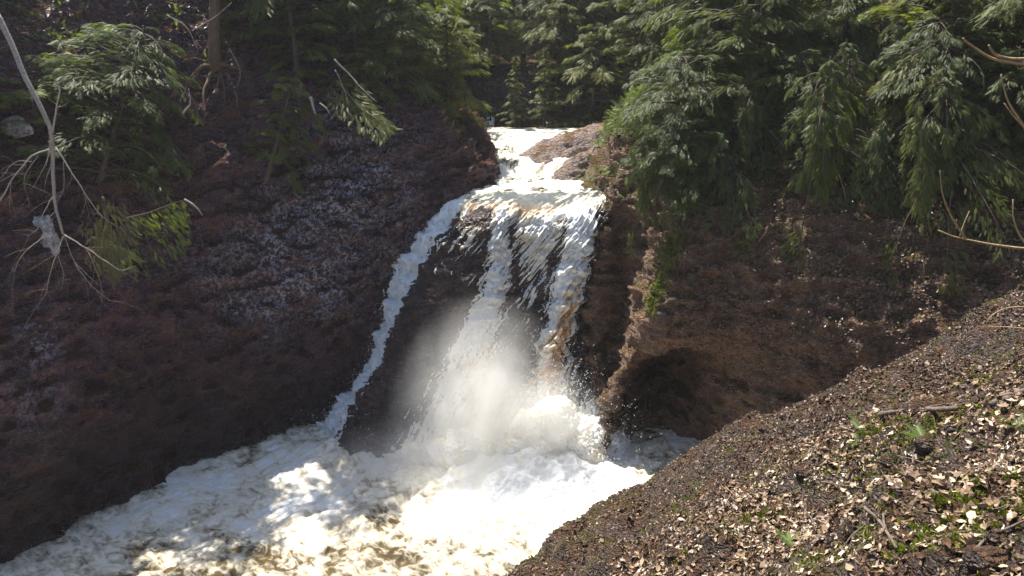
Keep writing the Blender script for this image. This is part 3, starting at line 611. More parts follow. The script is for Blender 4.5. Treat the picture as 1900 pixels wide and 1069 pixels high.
def plant(kind, x, y, s=1, label='', name='cedar_tree', group=None, dz=0, tilt=(0, 0), rz=None):
    g = ground(x, y); z = g[2] if g is not None else 12
    return tree(kind, (x, y, z - .15 + dz), R_.uniform(0, 6.28) if rz is None else rz, s, name, label, group, tilt)
GL_ = 'cedars on the left rim of the gorge'
left = [
 ('rim_b', -3.0, 35.6, .95, 'cedar with sunlit yellow-green edge at the right end of the left rim'),
 ('rim_a', -4.6, 34.2, 1., 'dark drooping cedar next left of the sunlit rim cedar'),
 ('rim_a', -6.3, 33.0, 1., 'dense dark cedar above the lit rocky shoulder of the left wall'),
 ('rim_a', -8.2, 31.4, 1., 'shaded cedar above the hanging spray of the left wall'),
 ('rim_a', -5.2, 38.2, 1.2, 'cedar standing behind the sunlit rim cedar'),
 ('rim_a', -8.2, 36.5, 1.3, 'shaded cedar in the second row of the left rim'),
 ('tall_b', -11.5, 33.5, .8, 'tall cedar behind the flared root trunk'),
 ('tall_c', -15, 31.5, .9, 'cedar far back above the bushy left cedar'),
 ('tall_a', -18.5, 29.0, .9, 'cedar at the upper left corner behind the dead tree'),
 ('rim_b', -4.8, 42.5, 1., 'far cedar glimpsed above the gorge on the left rim')]
for k, x, y, s, lb in left: plant(k, x, y, s, lb, group=GL_)
def at_pix(kind, px, py, s, label, name='cedar_tree', group=None, tilt=(0, 0), rz=0, sink=.1, push=0):
    p = pix(px, py)
    if p is None: return
    d = ray(px, py); d = d / np.linalg.norm(d)
    return tree(kind, p + d * push - [0, 0, sink], rz, s, name, label, group, tilt)
at_pix('bush_a', 185, 335, 1.2, 'broad bluish cedar bush clinging to the left wall behind the dead branches', 'cedar_bush', tilt=(.25, .25), rz=1.0)
at_pix('bush_b', 105, 250, .8, 'dark cedar bush between the snow patch and the broad bush', 'cedar_bush', tilt=(.3, .2), rz=2)
at_pix('bush_b', 5, 270, .9, 'yellow-green cedar bush at the left edge beside the upper snow patch', 'cedar_bush', tilt=(.2, .3), rz=4)
at_pix('tall_b', 560, 190, .62, 'cedar with glinting tips hanging over the middle of the left wall', tilt=(.1, .12), rz=3)
at_pix('sap_a', 495, 300, 1.25, 'small bright cedar sapling on the shaded left wall', 'cedar_sapling', tilt=(.30, .2), rz=1, push=-.7)
at_pix('bush_b', 660, 200, .7, 'dark cedar sapling at the top of the left wall above the rock with painted sky glints', 'cedar_sapling', tilt=(.2, .1), rz=1)
at_pix('bush_b', 740, 165, .95, 'dark low cedar near the top of the lit shoulder', 'cedar_bush', tilt=(.1, .1), rz=5)
# right side
GR_ = 'cedars on the right side of the gorge'
right = [
 ('tall_b', 6.2, 42.0, .9, 'sunlit cedar directly above the upstream ledges'), ('tall_a', 8.2, 39.5, .95, 'sunlit full cedar above the pale rock ledge'),
 ('olive_a', 4.2, 45.5, 1.0, 'olive sunlit cedar next right of the small pointed conifer'), ('tall_a', 6.5, 47, 1.0, 'bright cedar in the second row above the ledges'),
 ('tall_c', 3.2, 52, 1.0, 'tall olive conifer at the centre of the far gap'), ('tall_b', 10.5, 44, 1.0, 'sunlit cedar high on the right side of the far gap'),
 ('tall_b', 7.6, 35.5, .75, 'cedar with silvery fronds just above the lip of the falls'), ('tall_a', 10, 35.5, .8, 'bright feathery cedar above the right end of the lip'),
 ('tall_c', 12.5, 36.5, .9, 'bare-stemmed cedar on the right slope top'), ('tall_b', 13.5, 33, .8, 'shaggy cedar near the top edge right of the falls'),
 ('tall_a', 16, 31, .8, 'dark shaggy cedar near the top edge above the cave wall'), ('tall_b', 19, 29, .8, 'dark cedar near the top edge over the mossy streaks'), ('tall_c', 22, 26, .9, 'cedar in the upper right corner'),
 ('tall_a', 19, 20.5, .7, 'dark cedar at the right edge above the forked twig')]
for k, x, y, s, lb in right: plant(k, x, y, s, lb, group=GR_)
for k, x, y, s, lb in [('rim_b', -2.4, 45.5, 1.2, 'olive tree on top of the dark rock closing the gorge'), ('tall_b', .6, 47.5, .7, 'sunlit tree at the top centre of the far gap'), ('rim_a', 3.0, 45.4, 1.1, 'green tree at the right of the far gap above the pointed conifer'), ('rim_a', -1.2, 43.4, .75, 'low dark cedar on top of the rock at the left of the gap'), ('rim_b', 2.3, 43.2, .8, 'low olive cedar on top of the rock at the right of the gap'), ('rim_b', -5.0, 46.5, 1.3, 'tree behind the rim cedars left of the far gap'),
  ('rim_b', 3.9, 40.8, 1., 'bright tree standing just right of the small pointed conifer'), ('rim_b', 6.6, 39.6, .85, 'bright tree over the upper end of the pale rock ledge')]: plant(k, x, y, s, lb)
for k, x, y, s, lb in [('tall_c', 7.0, 32.4, .95, 'tall cedar on the right rim straight above the lip'), ('tall_c', 12.0, 29.4, 1., 'tall cedar above the middle of the right slope'), ('tall_a', 15.0, 27.0, .95, 'tall dark cedar above the leafy right wall'), ('tall_c', 18.0, 24.0, 1., 'tall dark cedar above the pale twigs')]: plant(k, x, y, s, lb, group=GR_)
# the small far conifers in the gap
tree('olive_a', (0.2, 39.9, 9.2), 1., .40, 'conifer', 'small pointed silvery conifer standing alone in the dark gap upstream')
tree('tall_b', (1.6, 40.3, 9.3), 1., .33, 'conifer', 'small conifer right behind the pointed one in the gap')
# boughs and low cedars over the right slope
bl = ['silvery', 'blue-green', 'pale-tipped', 'dark green', 'drooping', 'thin', 'ragged', 'feathery']
BP = [(1228, 212), (1245, 165), (1268, 300), (1250, 350), (1300, 240), (1340, 150), (1400, 260), (1290, 370), (1440, 130), (1480, 210), (1380, 350), (1520, 300), (1560, 110), (1600, 200), (1480, 90), (1650, 330),
      (1700, 130), (1760, 240), (1790, 330), (1840, 150), (1640, 60), (1750, 60), (1240, 90), (1330, 60), (1870, 250)]
wh = ['just above the right end of the lip', 'over the right end of the lip', 'right of the falls above the mossy ridge', 'low beside the fall edge', 'upper right of the falls', 'high above the mossy ridge', 'above the brown cave wall', 'hanging over the mossy ridge', 'high above the cave wall', 'mid-slope above the cave wall',
      'lowest over the brown wall', 'over the middle of the brown wall', 'near the top edge above the middle wall', 'high on the middle of the right slope', 'at the top edge over the middle slope', 'low above the leafy wall right of the cave',
      'near the top edge left of the pale twigs', 'between the pale twigs and the middle slope', 'just above the forked yellow twig', 'behind the upper pale twigs', 'at the top edge right of centre slope', 'at the top edge before the upper right corner', 'at the top edge above the falls side', 'near the top edge above the ridge', 'at the right edge behind the curved twig']
for i, (px, py) in enumerate(BP):
    at_pix(['hang_a', 'hang_b', 'bush_a', 'hang_b', 'bush_b'][i % 5], px, py, R_.uniform(.65, 1.0) * (.7 if i in (0, 1, 3) else 1), f'{bl[i % 8]} low cedar {wh[i]}', 'cedar_bush', 'low cedars on the right slope', tilt=(R_.uniform(.1, .4), R_.uniform(-.35, -.1)), rz=R_.uniform(-.5, .5), sink=.3)
# far trees beyond the gap, tallest first: one object each
for k, x, y, s, lb in [('rim_a', 7.8, 26.3, .95, 'upright cedar on the right slope above the mossy ridge'), ('rim_b', 12.2, 23.4, .95, 'upright cedar in the middle of the right slope'), ('rim_a', 14.8, 21.6, 1.2, 'upright cedar on the right slope behind the pale twigs'), ('rim_a', 7.2, 29.2, .9, 'upright cedar beside the right end of the lip')]: plant(k, x, y, s, lb, group=GR_)
k = 0
rr_ = np.random.default_rng(21)
for y0, n_, xr in ((53, 9, 13), (60, 11, 20), (72, 12, 26), (84, 12, 32)):
    for j in range(n_):
        x = -xr + 2 * xr * (j + rr_.random() * .8) / n_; y = y0 + rr_.uniform(-3, 3)
        if x < -5 and y < 66: continue
        o = plant(['tall_a', 'spruce_a', 'tall_b', 'tall_c'][k % 4], x, y, rr_.uniform(.85, 1.2), 'dark conifer on the far slope seen only as part of the shaded wood', 'conifer', 'conifers on the far slopes behind the gorge'); k += 1

for j in range(16):
    x = -12 + j * 2.6 + rr_.uniform(-.8, .8); y = -13 - rr_.uniform(0, 8); plant(['tall_a', 'tall_b'][j % 2], x, y, rr_.uniform(1.0, 1.3), 'unseen cedar of the wood behind the viewpoint, added to cut sky light', group='unseen cedars added behind the viewpoint to cut sky light')  # unseen trees added behind the camera to cut sky light on the walls

# trunk with flared roots on the left rim
root = bpy.data.objects.new('old_tree', None); COL.objects.link(root); b0 = pix(402, 118) + np.array([0, -.10, .05]); root.location = b0; root['label'] = 'thick rusty-brown trunk with flared roots on the left rim'; root['category'] = 'tree'
mb = MB(); mb.tube([(0, 0, -.3), (.02, 0, .6), (.12, .1, 1.6), (.25, .2, 3.4), (.2, .3, 8)], .24, .08, 10, .04); obj('trunk', mb.me('trunk'), M_rootw, root)
oc = bpy.data.objects.new('crown', VAR['rim_a'][1]); COL.objects.link(oc); oc.parent = root; oc.location = (.1, .5, 4.6); oc.scale = (.75, .75, .75)
for k, pts_ in enumerate([[(392, 122), (375, 128), (352, 150), (340, 185)], [(398, 128), (388, 150), (380, 180), (384, 215)], [(405, 130), (408, 155), (400, 190)], [(412, 126), (425, 145), (440, 180), (446, 220)], [(418, 120), (440, 128), (470, 150)], [(390, 116), (360, 112), (330, 125)], [(410, 130), (420, 170), (418, 200)]]):
    m2 = MB(); w_ = [np.array([0, 0, .8])] + [pix(*q) - b0 + [0, -.07, .03] for q in pts_]; w_.insert(1, np.array([0.0, -.05, .25]) * .5 + w_[1] * .5); m2.tube(w_, .13 if k < 5 else .07, .02, 7, .10, k * 7); obj('root', m2.me('root'), M_rootw, root)

# ------------------------------------------------------------------ deadwood
def sprout(path, R, n, ln):
    q = np.array([WY(*p) for p in path]); out = []
    for _ in range(n):
        t = R.uniform(.25, 1) * (len(q) - 1); i = min(int(t), len(q) - 2); a = q[i] + (q[i + 1] - q[i]) * (t - i); d = q[i + 1] - q[i]; d /= np.linalg.norm(d); l = ln * R.uniform(.4, 1)
        e = a + (d * .7 + R.normal(0, .45, 3) * [1, .5, 1]) * l; out.append(np.array([a, (a + e) / 2 + R.normal(0, .05, 3) * l + [0, 0, -.05 * l], e + [0, 0, -.15 * l]]))
    return out
def branchy(name, label, cat, segs, mat, group=None, part='twig', fine=0):
    """segs: list of (path of (px,py,Y), r0, r1); the first is the stem, others are children"""
    P0 = WY(*segs[0][0][0]); o = None
    for k, (path, r0, r1) in enumerate(segs):
        mb = MB(); mb.tube(np.array([WY(*q) for q in path]) - P0, r0, r1, 7 if k == 0 else 5, .03 if r0 > .01 else .012, k)
        if k == 0: o = obj(name, mb.me(name), mat, label=label, cat=cat, group=group, loc=P0)
        elif not fine: obj(part, mb.me(part), mat, o)
        if fine:
            for j, w_ in enumerate(sprout(path, np.random.default_rng(k + 5), 6 if k < 8 else 3, fine)): mb.tube(w_ - P0, max(.003, r1 * .5), .0015, 4, .02, j)
            if k: obj(part, mb.me(part), mat, o)
            else: o.data = mb.me(name); o.data.materials.append(mat)
    return o
d = 19.5
branchy('dead_tree', 'pale leafless dead tree leaning down the left wall with spread limbs', 'dead tree', [
 ([(-10, 20, d + .6), (12, 60, d + .5), (50, 150, d + .2), (92, 235, d), (98, 320, d), (104, 390, d - .1), (118, 435, d - .2)], .075, .032),
 ([(118, 435, d - .2), (160, 460, d - .3), (220, 500, d - .4), (245, 496, d - .4)], .022, .006), ([(118, 435, d - .2), (95, 500, d - .3), (85, 545, d - .3)], .018, .005),
 ([(100, 275, d), (60, 290, d - .2), (25, 330, d - .3), (0, 375, d - .4), (-20, 420, d - .4)], .022, .008), ([(104, 275, d), (140, 330, d - .2), (165, 370, d - .3), (190, 405, d - .3)], .020, .008),
 ([(98, 245, d), (105, 200, d - .2), (112, 165, d - .3)], .026, .014), ([(118, 435, d - .2), (140, 490, d - .3), (170, 530, d - .3), (205, 560, d - .3)], .012, .004),
 ([(80, 440, d), (45, 470, d - .2), (25, 505, d - .3)], .012, .005), ([(104, 390, d - .1), (70, 425, d - .2), (50, 440, d - .3)], .012, .004), ([(70, 290, d - .1), (45, 330, d - .2), (55, 380, d - .2)], .010, .003),
 ([(118, 300, d), (118, 350, d - .1), (105, 375, d - .2)], .008, .003), ([(108, 475, d - .3), (118, 510, d - .3), (112, 540, d - .3)], .008, .003), ([(165, 470, d - .3), (185, 520, d - .3), (190, 560, d - .3)], .008, .003),
 ([(60, 300, d - .2), (30, 300, d - .2), (5, 325, d - .3)], .008, .003), ([(20, 340, d - .3), (18, 380, d - .3)], .006, .003)], M_dead, fine=.9)
branchy('bare_branch', 'thin curved bare branch over the top of the left wall beside the trunk', 'branch', [([(620, 110, 27), (650, 140, 27), (672, 165, 26.8), (700, 190, 26.6)], .028, .01), ([(622, 130, 27), (635, 160, 26.9), (645, 185, 26.8)], .018, .008)], M_dead)
branchy('bare_branch', 'short crooked pale branch left of the bright sapling', 'branch', [([(340, 210, 23.8), (352, 192, 23.8), (350, 165, 23.9)], .03, .01)], M_dead)
branchy('bare_branch', 'short pale stub below the dark green bough on the left wall', 'branch', [([(342, 370, 22.2), (362, 382, 22.2), (375, 400, 22.2)], .035, .015)], M_dead)
branchy('bare_branch', 'pale crossed roots and twigs at the top centre of the left rim', 'branch', [([(310, 28, 26), (345, 50, 26), (368, 92, 26)], .02, .008), ([(360, 55, 26), (400, 30, 26), (430, 5, 26)], .02, .008), ([(425, 90, 26), (445, 130, 25.9), (440, 165, 25.8)], .016, .006)], M_dead)
branchy('dead_stub', 'pair of pale broken stubs on the left wall right of the sapling', 'branch', [([(576, 180, 26.6), (580, 195, 26.6), (585, 212, 26.6)], .05, .04), ([(594, 192, 26.6), (606, 202, 26.5), (612, 212, 26.5)], .03, .02)], M_dead)

def bough(name, label, axis, width, n, L, mat, seed, stem=M_bark, curl=-.3, thick=.03):
    """one leafy branch along a path of world points"""
    R = np.random.default_rng(seed); K, _ = cr(np.array(axis), .05); K0 = K[0].copy(); K = K - K0
    mb = MB(); mb.tube(K[::max(1, len(K) // 8)], thick, .008, 6); r = obj(name, mb.me(name), stem, label=label, cat='branch', loc=K0)
    L *= .62; n = int(n * 2.4); q = R.beta(1.4, 1, n); i = (q * (len(K) - 2)).astype(int); tg = K[i + 1] - K[i]; tg /= np.linalg.norm(tg, axis=1)[:, None]
    sd = np.cross(tg, [0, -.5, 1]); sd /= np.linalg.norm(sd, axis=1)[:, None]; lat = R.uniform(-1, 1, n)
    p = K[i] + sd * (lat * width * (1 - .6 * q))[:, None] + R.normal(0, .05, (n, 3)) + np.array([0, 0, curl]) * (np.abs(lat) * width)[:, None]
    V, F, m = fronds(p, tg * .7 + sd * lat[:, None] + R.normal(0, .2, (n, 3)) + [0, 0, curl], np.array([0, -.6, 1]) + R.normal(0, .3, (n, 3)), L * R.uniform(.6, 1.2, n))
    obj('foliage', mesh('foliage', V, F, False, {'tint': np.repeat(np.clip(R.normal(.6, .2, n), 0, 1), m)}), mat, r); return r
bough('cedar_bough', 'sunlit feathery cedar bough drooping over the pale-streaked left wall', [WY(625, 150, 28.0), WY(655, 185, 27.3), (WY(690, 215, 26.8)), WY(728, 240, 26.4)], .8, 170, .34, M_olive, 5)
bough('cedar_bough', 'dark green bough pointing right below the broad left cedar bush', [WY(235, 405, 20.5), WY(275, 395, 20.6), WY(320, 378, 20.8), WY(345, 370, 20.9)], .9, 150, .26, M_cedar, 6, curl=-1.2)
bough('dry_bough', 'withered brown-gold bough hanging beside the dead tree limbs', [WY(190, 365, 20.2), WY(200, 400, 20.1), WY(195, 440, 20.), WY(190, 480, 20)], .75, 260, .28, M_dry, 7, curl=-.9)
bough('cedar_bough', 'green cedar sprays hanging below the withered bough', [WY(170, 440, 20.4), WY(205, 455, 20.3), WY(250, 470, 20.2)], .5, 90, .26, M_cedar, 8, curl=-.7)

# snow patches on the left wall
M_snow = newmat('old snow')[0]; M_snow.node_tree.nodes['Principled BSDF'].inputs['Base Color'].default_value = (.62, .64, .70, 1)
_n = M_snow.node_tree; _t = nd(_n, 'ShaderNodeTexCoord').outputs['Object']; _n.links.new(ramp(_n, noise_n(_n, _t, 7, 6, .7).outputs[0], [(.35, (.08, .055, .05)), (.5, (.24, .22, .23)), (.65, (.42, .44, .50))]).outputs[0], _n.nodes['Principled BSDF'].inputs['Base Color'])
for (px, py, rx, rz_, lb) in ((30, 236, .45, .30, 'bluish white snow patch left of the dead tree'), (84, 440, .36, .62, 'pale dirty snow patch below the fork of the dead tree')):
    p = pix(px, py); boulder('snow_patch', tuple(p * .985 + CAM * .015 if px < 40 else p), (rx, .13, rz_), px, M_snow, lb, 'snow', 40)

# twigs reaching in from the right edge, near the camera
TG = 'pale twigs reaching in at the right edge'
def tw(label, segs): branchy('twig', label, 'twig', segs, M_twig, TG, 'side_twig')
tw('long pale twig with a forked partner near the upper right corner', [([(1940, 122, 4.2), (1880, 117, 4.2), (1840, 108, 4.2), (1806, 86, 4.15), (1788, 70, 4.1)], .010, .004), ([(1940, 108, 4.2), (1890, 105, 4.2), (1855, 95, 4.2), (1838, 80, 4.15)], .012, .005)])
tw('curved twig rising at the right edge below the upper forked twig', [([(1930, 268, 4.), (1900, 235, 4.), (1872, 190, 4.), (1862, 160, 4.), (1857, 138, 4.)], .007, .003), ([(1905, 238, 4.), (1880, 212, 4.), (1862, 190, 4.)], .005, .003)])
tw('golden forked twig with upright shoots over the brown wall', [([(1940, 462, 3.8), (1880, 460, 3.8), (1820, 450, 3.8), (1780, 440, 3.8), (1742, 425, 3.8)], .008, .003), ([(1790, 441, 3.8), (1765, 400, 3.8), (1748, 360, 3.75), (1744, 318, 3.7)], .006, .0025), ([(1782, 440, 3.8), (1790, 412, 3.8), (1798, 392, 3.8)], .004, .002), ([(1772, 425, 3.8), (1773, 408, 3.8)], .003, .002)])
tw('short upright twig at the right edge above the dark slope', [([(1940, 480, 3.8), (1900, 448, 3.8), (1882, 410, 3.8), (1879, 370, 3.8)], .006, .003)])
tw('thin yellow twig loop low at the right edge', [([(1940, 572, 3.8), (1895, 570, 3.8), (1860, 575, 3.8), (1835, 590, 3.8), (1830, 603, 3.8)], .005, .002), ([(1935, 612, 3.8), (1880, 607, 3.8), (1832, 606, 3.8)], .005, .002)])

# ------------------------------------------------------------------ forest floor on the near bank
def bank_pts(n, seed, keep=None):
    R = np.random.default_rng(seed); out = []
    c = 0
    while c < n:
        x = R.uniform(-2.5, 15, n * 2); y = R.uniform(2.5, 18.5, n * 2); i = ((x + 7) / .065).astype(int); j = ((y + 3) / .065).astype(int)
        z = GB[i, j, 2]; p = np.stack([x, y, z], 1); qx, qy = proj(p); dist = np.hypot(x, y)
        ok = (qx > 900) & (qx < 1990) & (qy < 1150) & (z > .1)
        if keep is not None: ok &= keep(p, qx, qy, R)
        out.append((p[ok], i[ok], j[ok])); c += ok.sum()
    P_ = np.concatenate([a for a, _, _ in out])[:n]; I = np.concatenate([a for _, a, _ in out])[:n]; J = np.concatenate([a for _, _, a in out])[:n]
    return P_, I, J
NB = gnormal(GB); NB = np.where(NB[..., 2:] < 0, -NB, NB)
def leaves(n, seed, smin, smax, keep, tintf, name, label, lift=.012):
    P_, I, J = bank_pts(n, seed, keep); R = np.random.default_rng(seed + 1); N = NB[I, J] + R.normal(0, .62, (n, 3)); N /= np.linalg.norm(N, axis=1)[:, None]
    a = R.normal(size=(n, 3)); a -= N * (a * N).sum(1)[:, None]; a /= np.linalg.norm(a, axis=1)[:, None]; b = np.cross(N, a); s = R.uniform(smin, smax, n)[:, None]
    wd = R.uniform(.35, .85, (n, 1)); cv = R.uniform(-.3, .8, (n, 1)); P_ = P_ + N * R.uniform(.0, lift * 3, (n, 1)) 
    prof = [(-1, 0, .5), (-.45, .55, .25), (.1, .8, .4), (.55, .42, .25), (1, 0, .6), (.55, -.42, .25), (.1, -.8, .4), (-.45, -.55, .25), (-.05, 0, -.12)]
    V = np.stack([P_ + a * s * u * .5 + b * s * v_ * wd * .5 + N * s * cv * (c_ * .6) for u, v_, c_ in prof], 1) + R.normal(0, .055, (n, 9, 3)) * s[:, None]
    f = np.array([[8, k, (k + 1) % 8] for k in range(8)]); F = (f[None] + 9 * np.arange(n)[:, None, None]).reshape(-1, 3)
    t = tintf(P_, R, n); obj(name, mesh(name, V.reshape(-1, 3), F, False, {'tint': np.repeat(t, 9)}), M_litter, kind='stuff', label=label, cat='leaf litter')
def shade_tint(p):  # tree shade along the upper bank, painted as darker leaf tint
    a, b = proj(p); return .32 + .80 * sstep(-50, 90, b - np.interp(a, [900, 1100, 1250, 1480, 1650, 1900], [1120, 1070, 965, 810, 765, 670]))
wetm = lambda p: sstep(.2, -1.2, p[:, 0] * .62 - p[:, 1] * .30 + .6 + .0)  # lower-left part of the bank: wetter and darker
leaves(66000, 50, .035, .10, lambda p, qx, qy, R: R.random(len(p)) < (.2 + .8 * sstep(-.15, .12, fbm(p * .9, 3) + .08)) * (1 - .75 * wetm(p)) * (1 - .8 * sstep(.08, .16, fbm(p * .9 + 60, 3))) , lambda P_, R, n: np.clip(R.beta(1.4, 2.3, n) * (1.0 + 1.0 * fbm(P_ * 1.2, 3)) * shade_tint(P_), 0, 1), 'leaf_litter', 'tan and white dead leaves covering the near bank')
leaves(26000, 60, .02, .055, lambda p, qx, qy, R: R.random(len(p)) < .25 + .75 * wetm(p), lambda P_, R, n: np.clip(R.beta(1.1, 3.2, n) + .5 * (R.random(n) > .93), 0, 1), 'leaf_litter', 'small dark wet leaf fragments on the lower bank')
leaves(9000, 66, .06, .135, lambda p, qx, qy, R: R.random(len(p)) < (shade_tint(p) - .3) * sstep(-.1, .15, fbm(p * .8 + 4, 3)), lambda P_, R, n: np.clip(R.beta(1.5, 2.2, n) * .95, 0, .9), 'leaf_litter', 'large curled tan leaves on the sunny part of the bank', .02)
# pebbles
def pebbles(n, seed, s0, s1, keep, mat, name, label):
    P_, I, J = bank_pts(n, seed, keep); R = np.random.default_rng(seed); o = np.array([[1, 0, 0], [.3, .9, 0], [-.8, .6, 0], [-.8, -.6, 0], [.3, -.9, 0], [.5, .3, .5], [-.4, .4, .55], [-.3, -.5, .5], [.4, -.4, .45], [0, 0, .7], [0, 0, -.6]], float)
    f = np.array([[0, 1, 5], [1, 6, 5], [1, 2, 6], [2, 3, 6], [3, 7, 6], [3, 4, 7], [4, 8, 7], [4, 0, 8], [0, 5, 8], [5, 6, 9], [6, 7, 9], [7, 8, 9], [8, 5, 9], [1, 0, 10], [2, 1, 10], [3, 2, 10], [4, 3, 10], [0, 4, 10]])
    a = R.uniform(0, 6.28, n); c, s_ = np.cos(a), np.sin(a); O = o[None] * R.uniform(.7, 1.3, (n, 1, 3)) + R.normal(0, .1, (n, 11, 3)); x = O[..., 0] * c[:, None] - O[..., 1] * s_[:, None]; y = O[..., 0] * s_[:, None] + O[..., 1] * c[:, None]
    V = P_[:, None] + np.stack([x, y, O[..., 2]], -1) * (R.uniform(s0, s1, n) ** 1)[:, None, None]
    obj(name, mesh(name, V.reshape(-1, 3), (f[None] + 11 * np.arange(n)[:, None, None]).reshape(-1, 3), True), mat, kind='stuff', label=label, cat='pebbles')
pebbles(9000, 70, .015, .05, lambda p, qx, qy, R: R.random(len(p)) < .2 + .8 * wetm(p), M_bank, 'pebbles', 'dark red pebbles studding the lower bank')
# moss tufts
P_, I, J = bank_pts(60000, 80, lambda p, qx, qy, R: (fbm(p * .9 + 60, 3) > .09) & (fbm(p * 4 + 6, 2) > -.12)); R = np.random.default_rng(5); n = len(P_)
N = NB[I, J]; dr = N * .8 + R.normal(0, .55, (n, 3)); dr /= np.linalg.norm(dr, axis=1)[:, None]; sd = np.cross(dr, R.normal(size=(n, 3))); sd /= np.linalg.norm(sd, axis=1)[:, None]; L = R.uniform(.015, .045, (n, 1))
V = np.stack([P_ - sd * L * .35, P_ + sd * L * .35, P_ + dr * L], 1).reshape(-1, 3)
obj('moss', mesh('moss', V, np.arange(n * 3).reshape(-1, 3), False, {'tint': np.repeat(R.random(n), 3)}), M_moss, kind='stuff', label='yellow-green moss growing between the leaves on the near bank', cat='moss')
P_, I, J = bank_pts(2600, 84); R = np.random.default_rng(8); n = len(P_); a = R.normal(size=(n, 3)); N = NB[I, J]; a -= N * (a * N).sum(1)[:, None] * .85; a /= np.linalg.norm(a, axis=1)[:, None]; b = np.cross(N, a); L = R.uniform(.06, .30, (n, 1)); t = R.uniform(.0015, .005, (n, 1)); P_ = P_ + N * .03
bend = b * L * R.normal(0, .12, (n, 1)) + N * L * R.uniform(0, .12, (n, 1))
V = np.stack([P_ - a * L * .5 - b * t, P_ - a * L * .5 + b * t, P_ + bend + b * t, P_ + a * L * .5 + b * t * .4, P_ + a * L * .5 - b * t * .4, P_ + bend - b * t, P_ + bend + N * t * 1.6, P_ - a * L * .5 + N * t * 1.5, P_ + a * L * .5 + N * t], 1).reshape(-1, 3)
f3 = np.array([[0, 5, 7], [5, 6, 7], [7, 6, 1], [6, 2, 1], [5, 4, 6], [4, 8, 6], [6, 8, 2], [8, 3, 2]]); obj('twig_debris', mesh('twig_debris', V, (f3[None] + 9 * np.arange(n)[:, None, None]).reshape(-1, 3), False), M_stick, kind='stuff', label='short broken twigs scattered through the litter of the near bank', cat='twigs')
# sticks lying on the bank
def onbank(px, py, lift=.03):
    h = BV[2].ray_cast(Vector(CAM), Vector(ray(px, py))); p = np.array(h[0]) if h[0] is not None else WY(px, py, 16)
    return p + [0, 0, lift]
SG = 'sticks lying on the leaf litter'
def stick(label, segs, name='fallen_stick', mat=M_stick):
    P0 = onbank(*segs[0][0][0])
    for k, (path, r0, r1) in enumerate(segs):
        mb = MB(); pp = np.array([onbank(*q, lift=r0 + .035) for q in path]) - P0; mb.tube(pp, r0, r1, 6, .02, k * 3)
        if k == 0: o = obj(name, mb.me(name), mat, label=label, cat='stick', group=SG, loc=P0)
        else: obj('side_twig', mb.me('side_twig'), mat, o)
stick('long grey branch lying level across the dark edge of the leaf litter', [([(1632, 778), (1680, 772), (1730, 770), (1775, 768)], .035, .03), ([(1700, 770), (1740, 758), (1790, 752)], .015, .008)])
stick('thick grey branch at the right edge above the pale leaves', [([(1838, 760), (1870, 742), (1905, 732), (1930, 722)], .03, .028)])
stick('pale crooked stick pointing down the middle of the litter', [([(1582, 935), (1605, 955), (1625, 972), (1638, 985), (1650, 1010), (1662, 1028)], .016, .012)])
stick('pale vertical stick meeting the crooked one', [([(1638, 962), (1640, 985), (1652, 1012)], .011, .010)])
stick('dark stick crossing the litter above the crooked pale stick', [([(1530, 900), (1575, 908), (1610, 915), (1660, 920), (1720, 925)], .008, .005)])
stick('slender dark twig slanting across the centre of the bank', [([(1500, 890), (1570, 905), (1640, 925), (1700, 955), (1760, 965)], .007, .004)])
stick('thin upright twig on the right of the litter', [([(1562, 998), (1575, 950), (1590, 920), (1602, 905)], .008, .005)])
stick('thin twig arching on the dark part of the bank', [([(1600, 745), (1625, 712), (1650, 715), (1640, 730)], .006, .004)])
stick('pale thin stick low at the centre of the bank', [([(1480, 940), (1500, 960), (1515, 1000), (1500, 1020)], .006, .004)])
stick('grey stick near the lower right corner', [([(1790, 1050), (1830, 1010), (1880, 985), (1925, 975)], .012, .009)])
stick('long thin twig right of the fern tuft', [([(1660, 850), (1720, 865), (1780, 880), (1840, 885)], .007, .004)])
stick('short dark twig near the middle of the litter', [([(1710, 810), (1695, 845), (1690, 880)], .012, .008)])
R = np.random.default_rng(77); V = []
for (px, py, rr0, n_) in ((1690, 815, .38, 2600), (1620, 800, .25, 1400), (1770, 965, .22, 1800), (1790, 1005, .2, 1600), (1735, 940, .15, 900), (1545, 870, .25, 1000), (1590, 1000, .2, 1000), (1250, 1040, .2, 700), (1690, 1010, .14, 700), (1850, 905, .2, 1000), (1400, 960, .25, 800), (1470, 870, .2, 700), (1880, 960, .2, 1200)):
    c_ = onbank(px, py, 0); q = c_[:2] + R.normal(0, rr0 * .5, (n_, 2)) * [1.5, .8]; i = np.clip(((q[:, 0] + 7) / .065).astype(int), 0, GB.shape[0] - 1); j = np.clip(((q[:, 1] + 3) / .065).astype(int), 0, GB.shape[1] - 1)
    p = np.stack([q[:, 0], q[:, 1], GB[i, j, 2] + .01], 1); ok = fbm(p * 6, 2) > -.1; p = p[ok]; N = NB[i, j][ok]; m = len(p); dr = N + R.normal(0, .5, (m, 3)); dr /= np.linalg.norm(dr, axis=1)[:, None]; sd = np.cross(dr, R.normal(size=(m, 3))); sd /= np.linalg.norm(sd, axis=1)[:, None]; L = R.uniform(.02, .055, (m, 1))
    V.append(np.stack([p - sd * L * .35, p + sd * L * .35, p + dr * L], 1).reshape(-1, 3))
V = np.concatenate(V); obj('moss', mesh('moss', V, np.arange(len(V)).reshape(-1, 3), False, {'tint': np.repeat(R.random(len(V) // 3), 3)}), M_moss, kind='stuff', label='bright moss cushions among the dead leaves of the near bank', cat='moss')
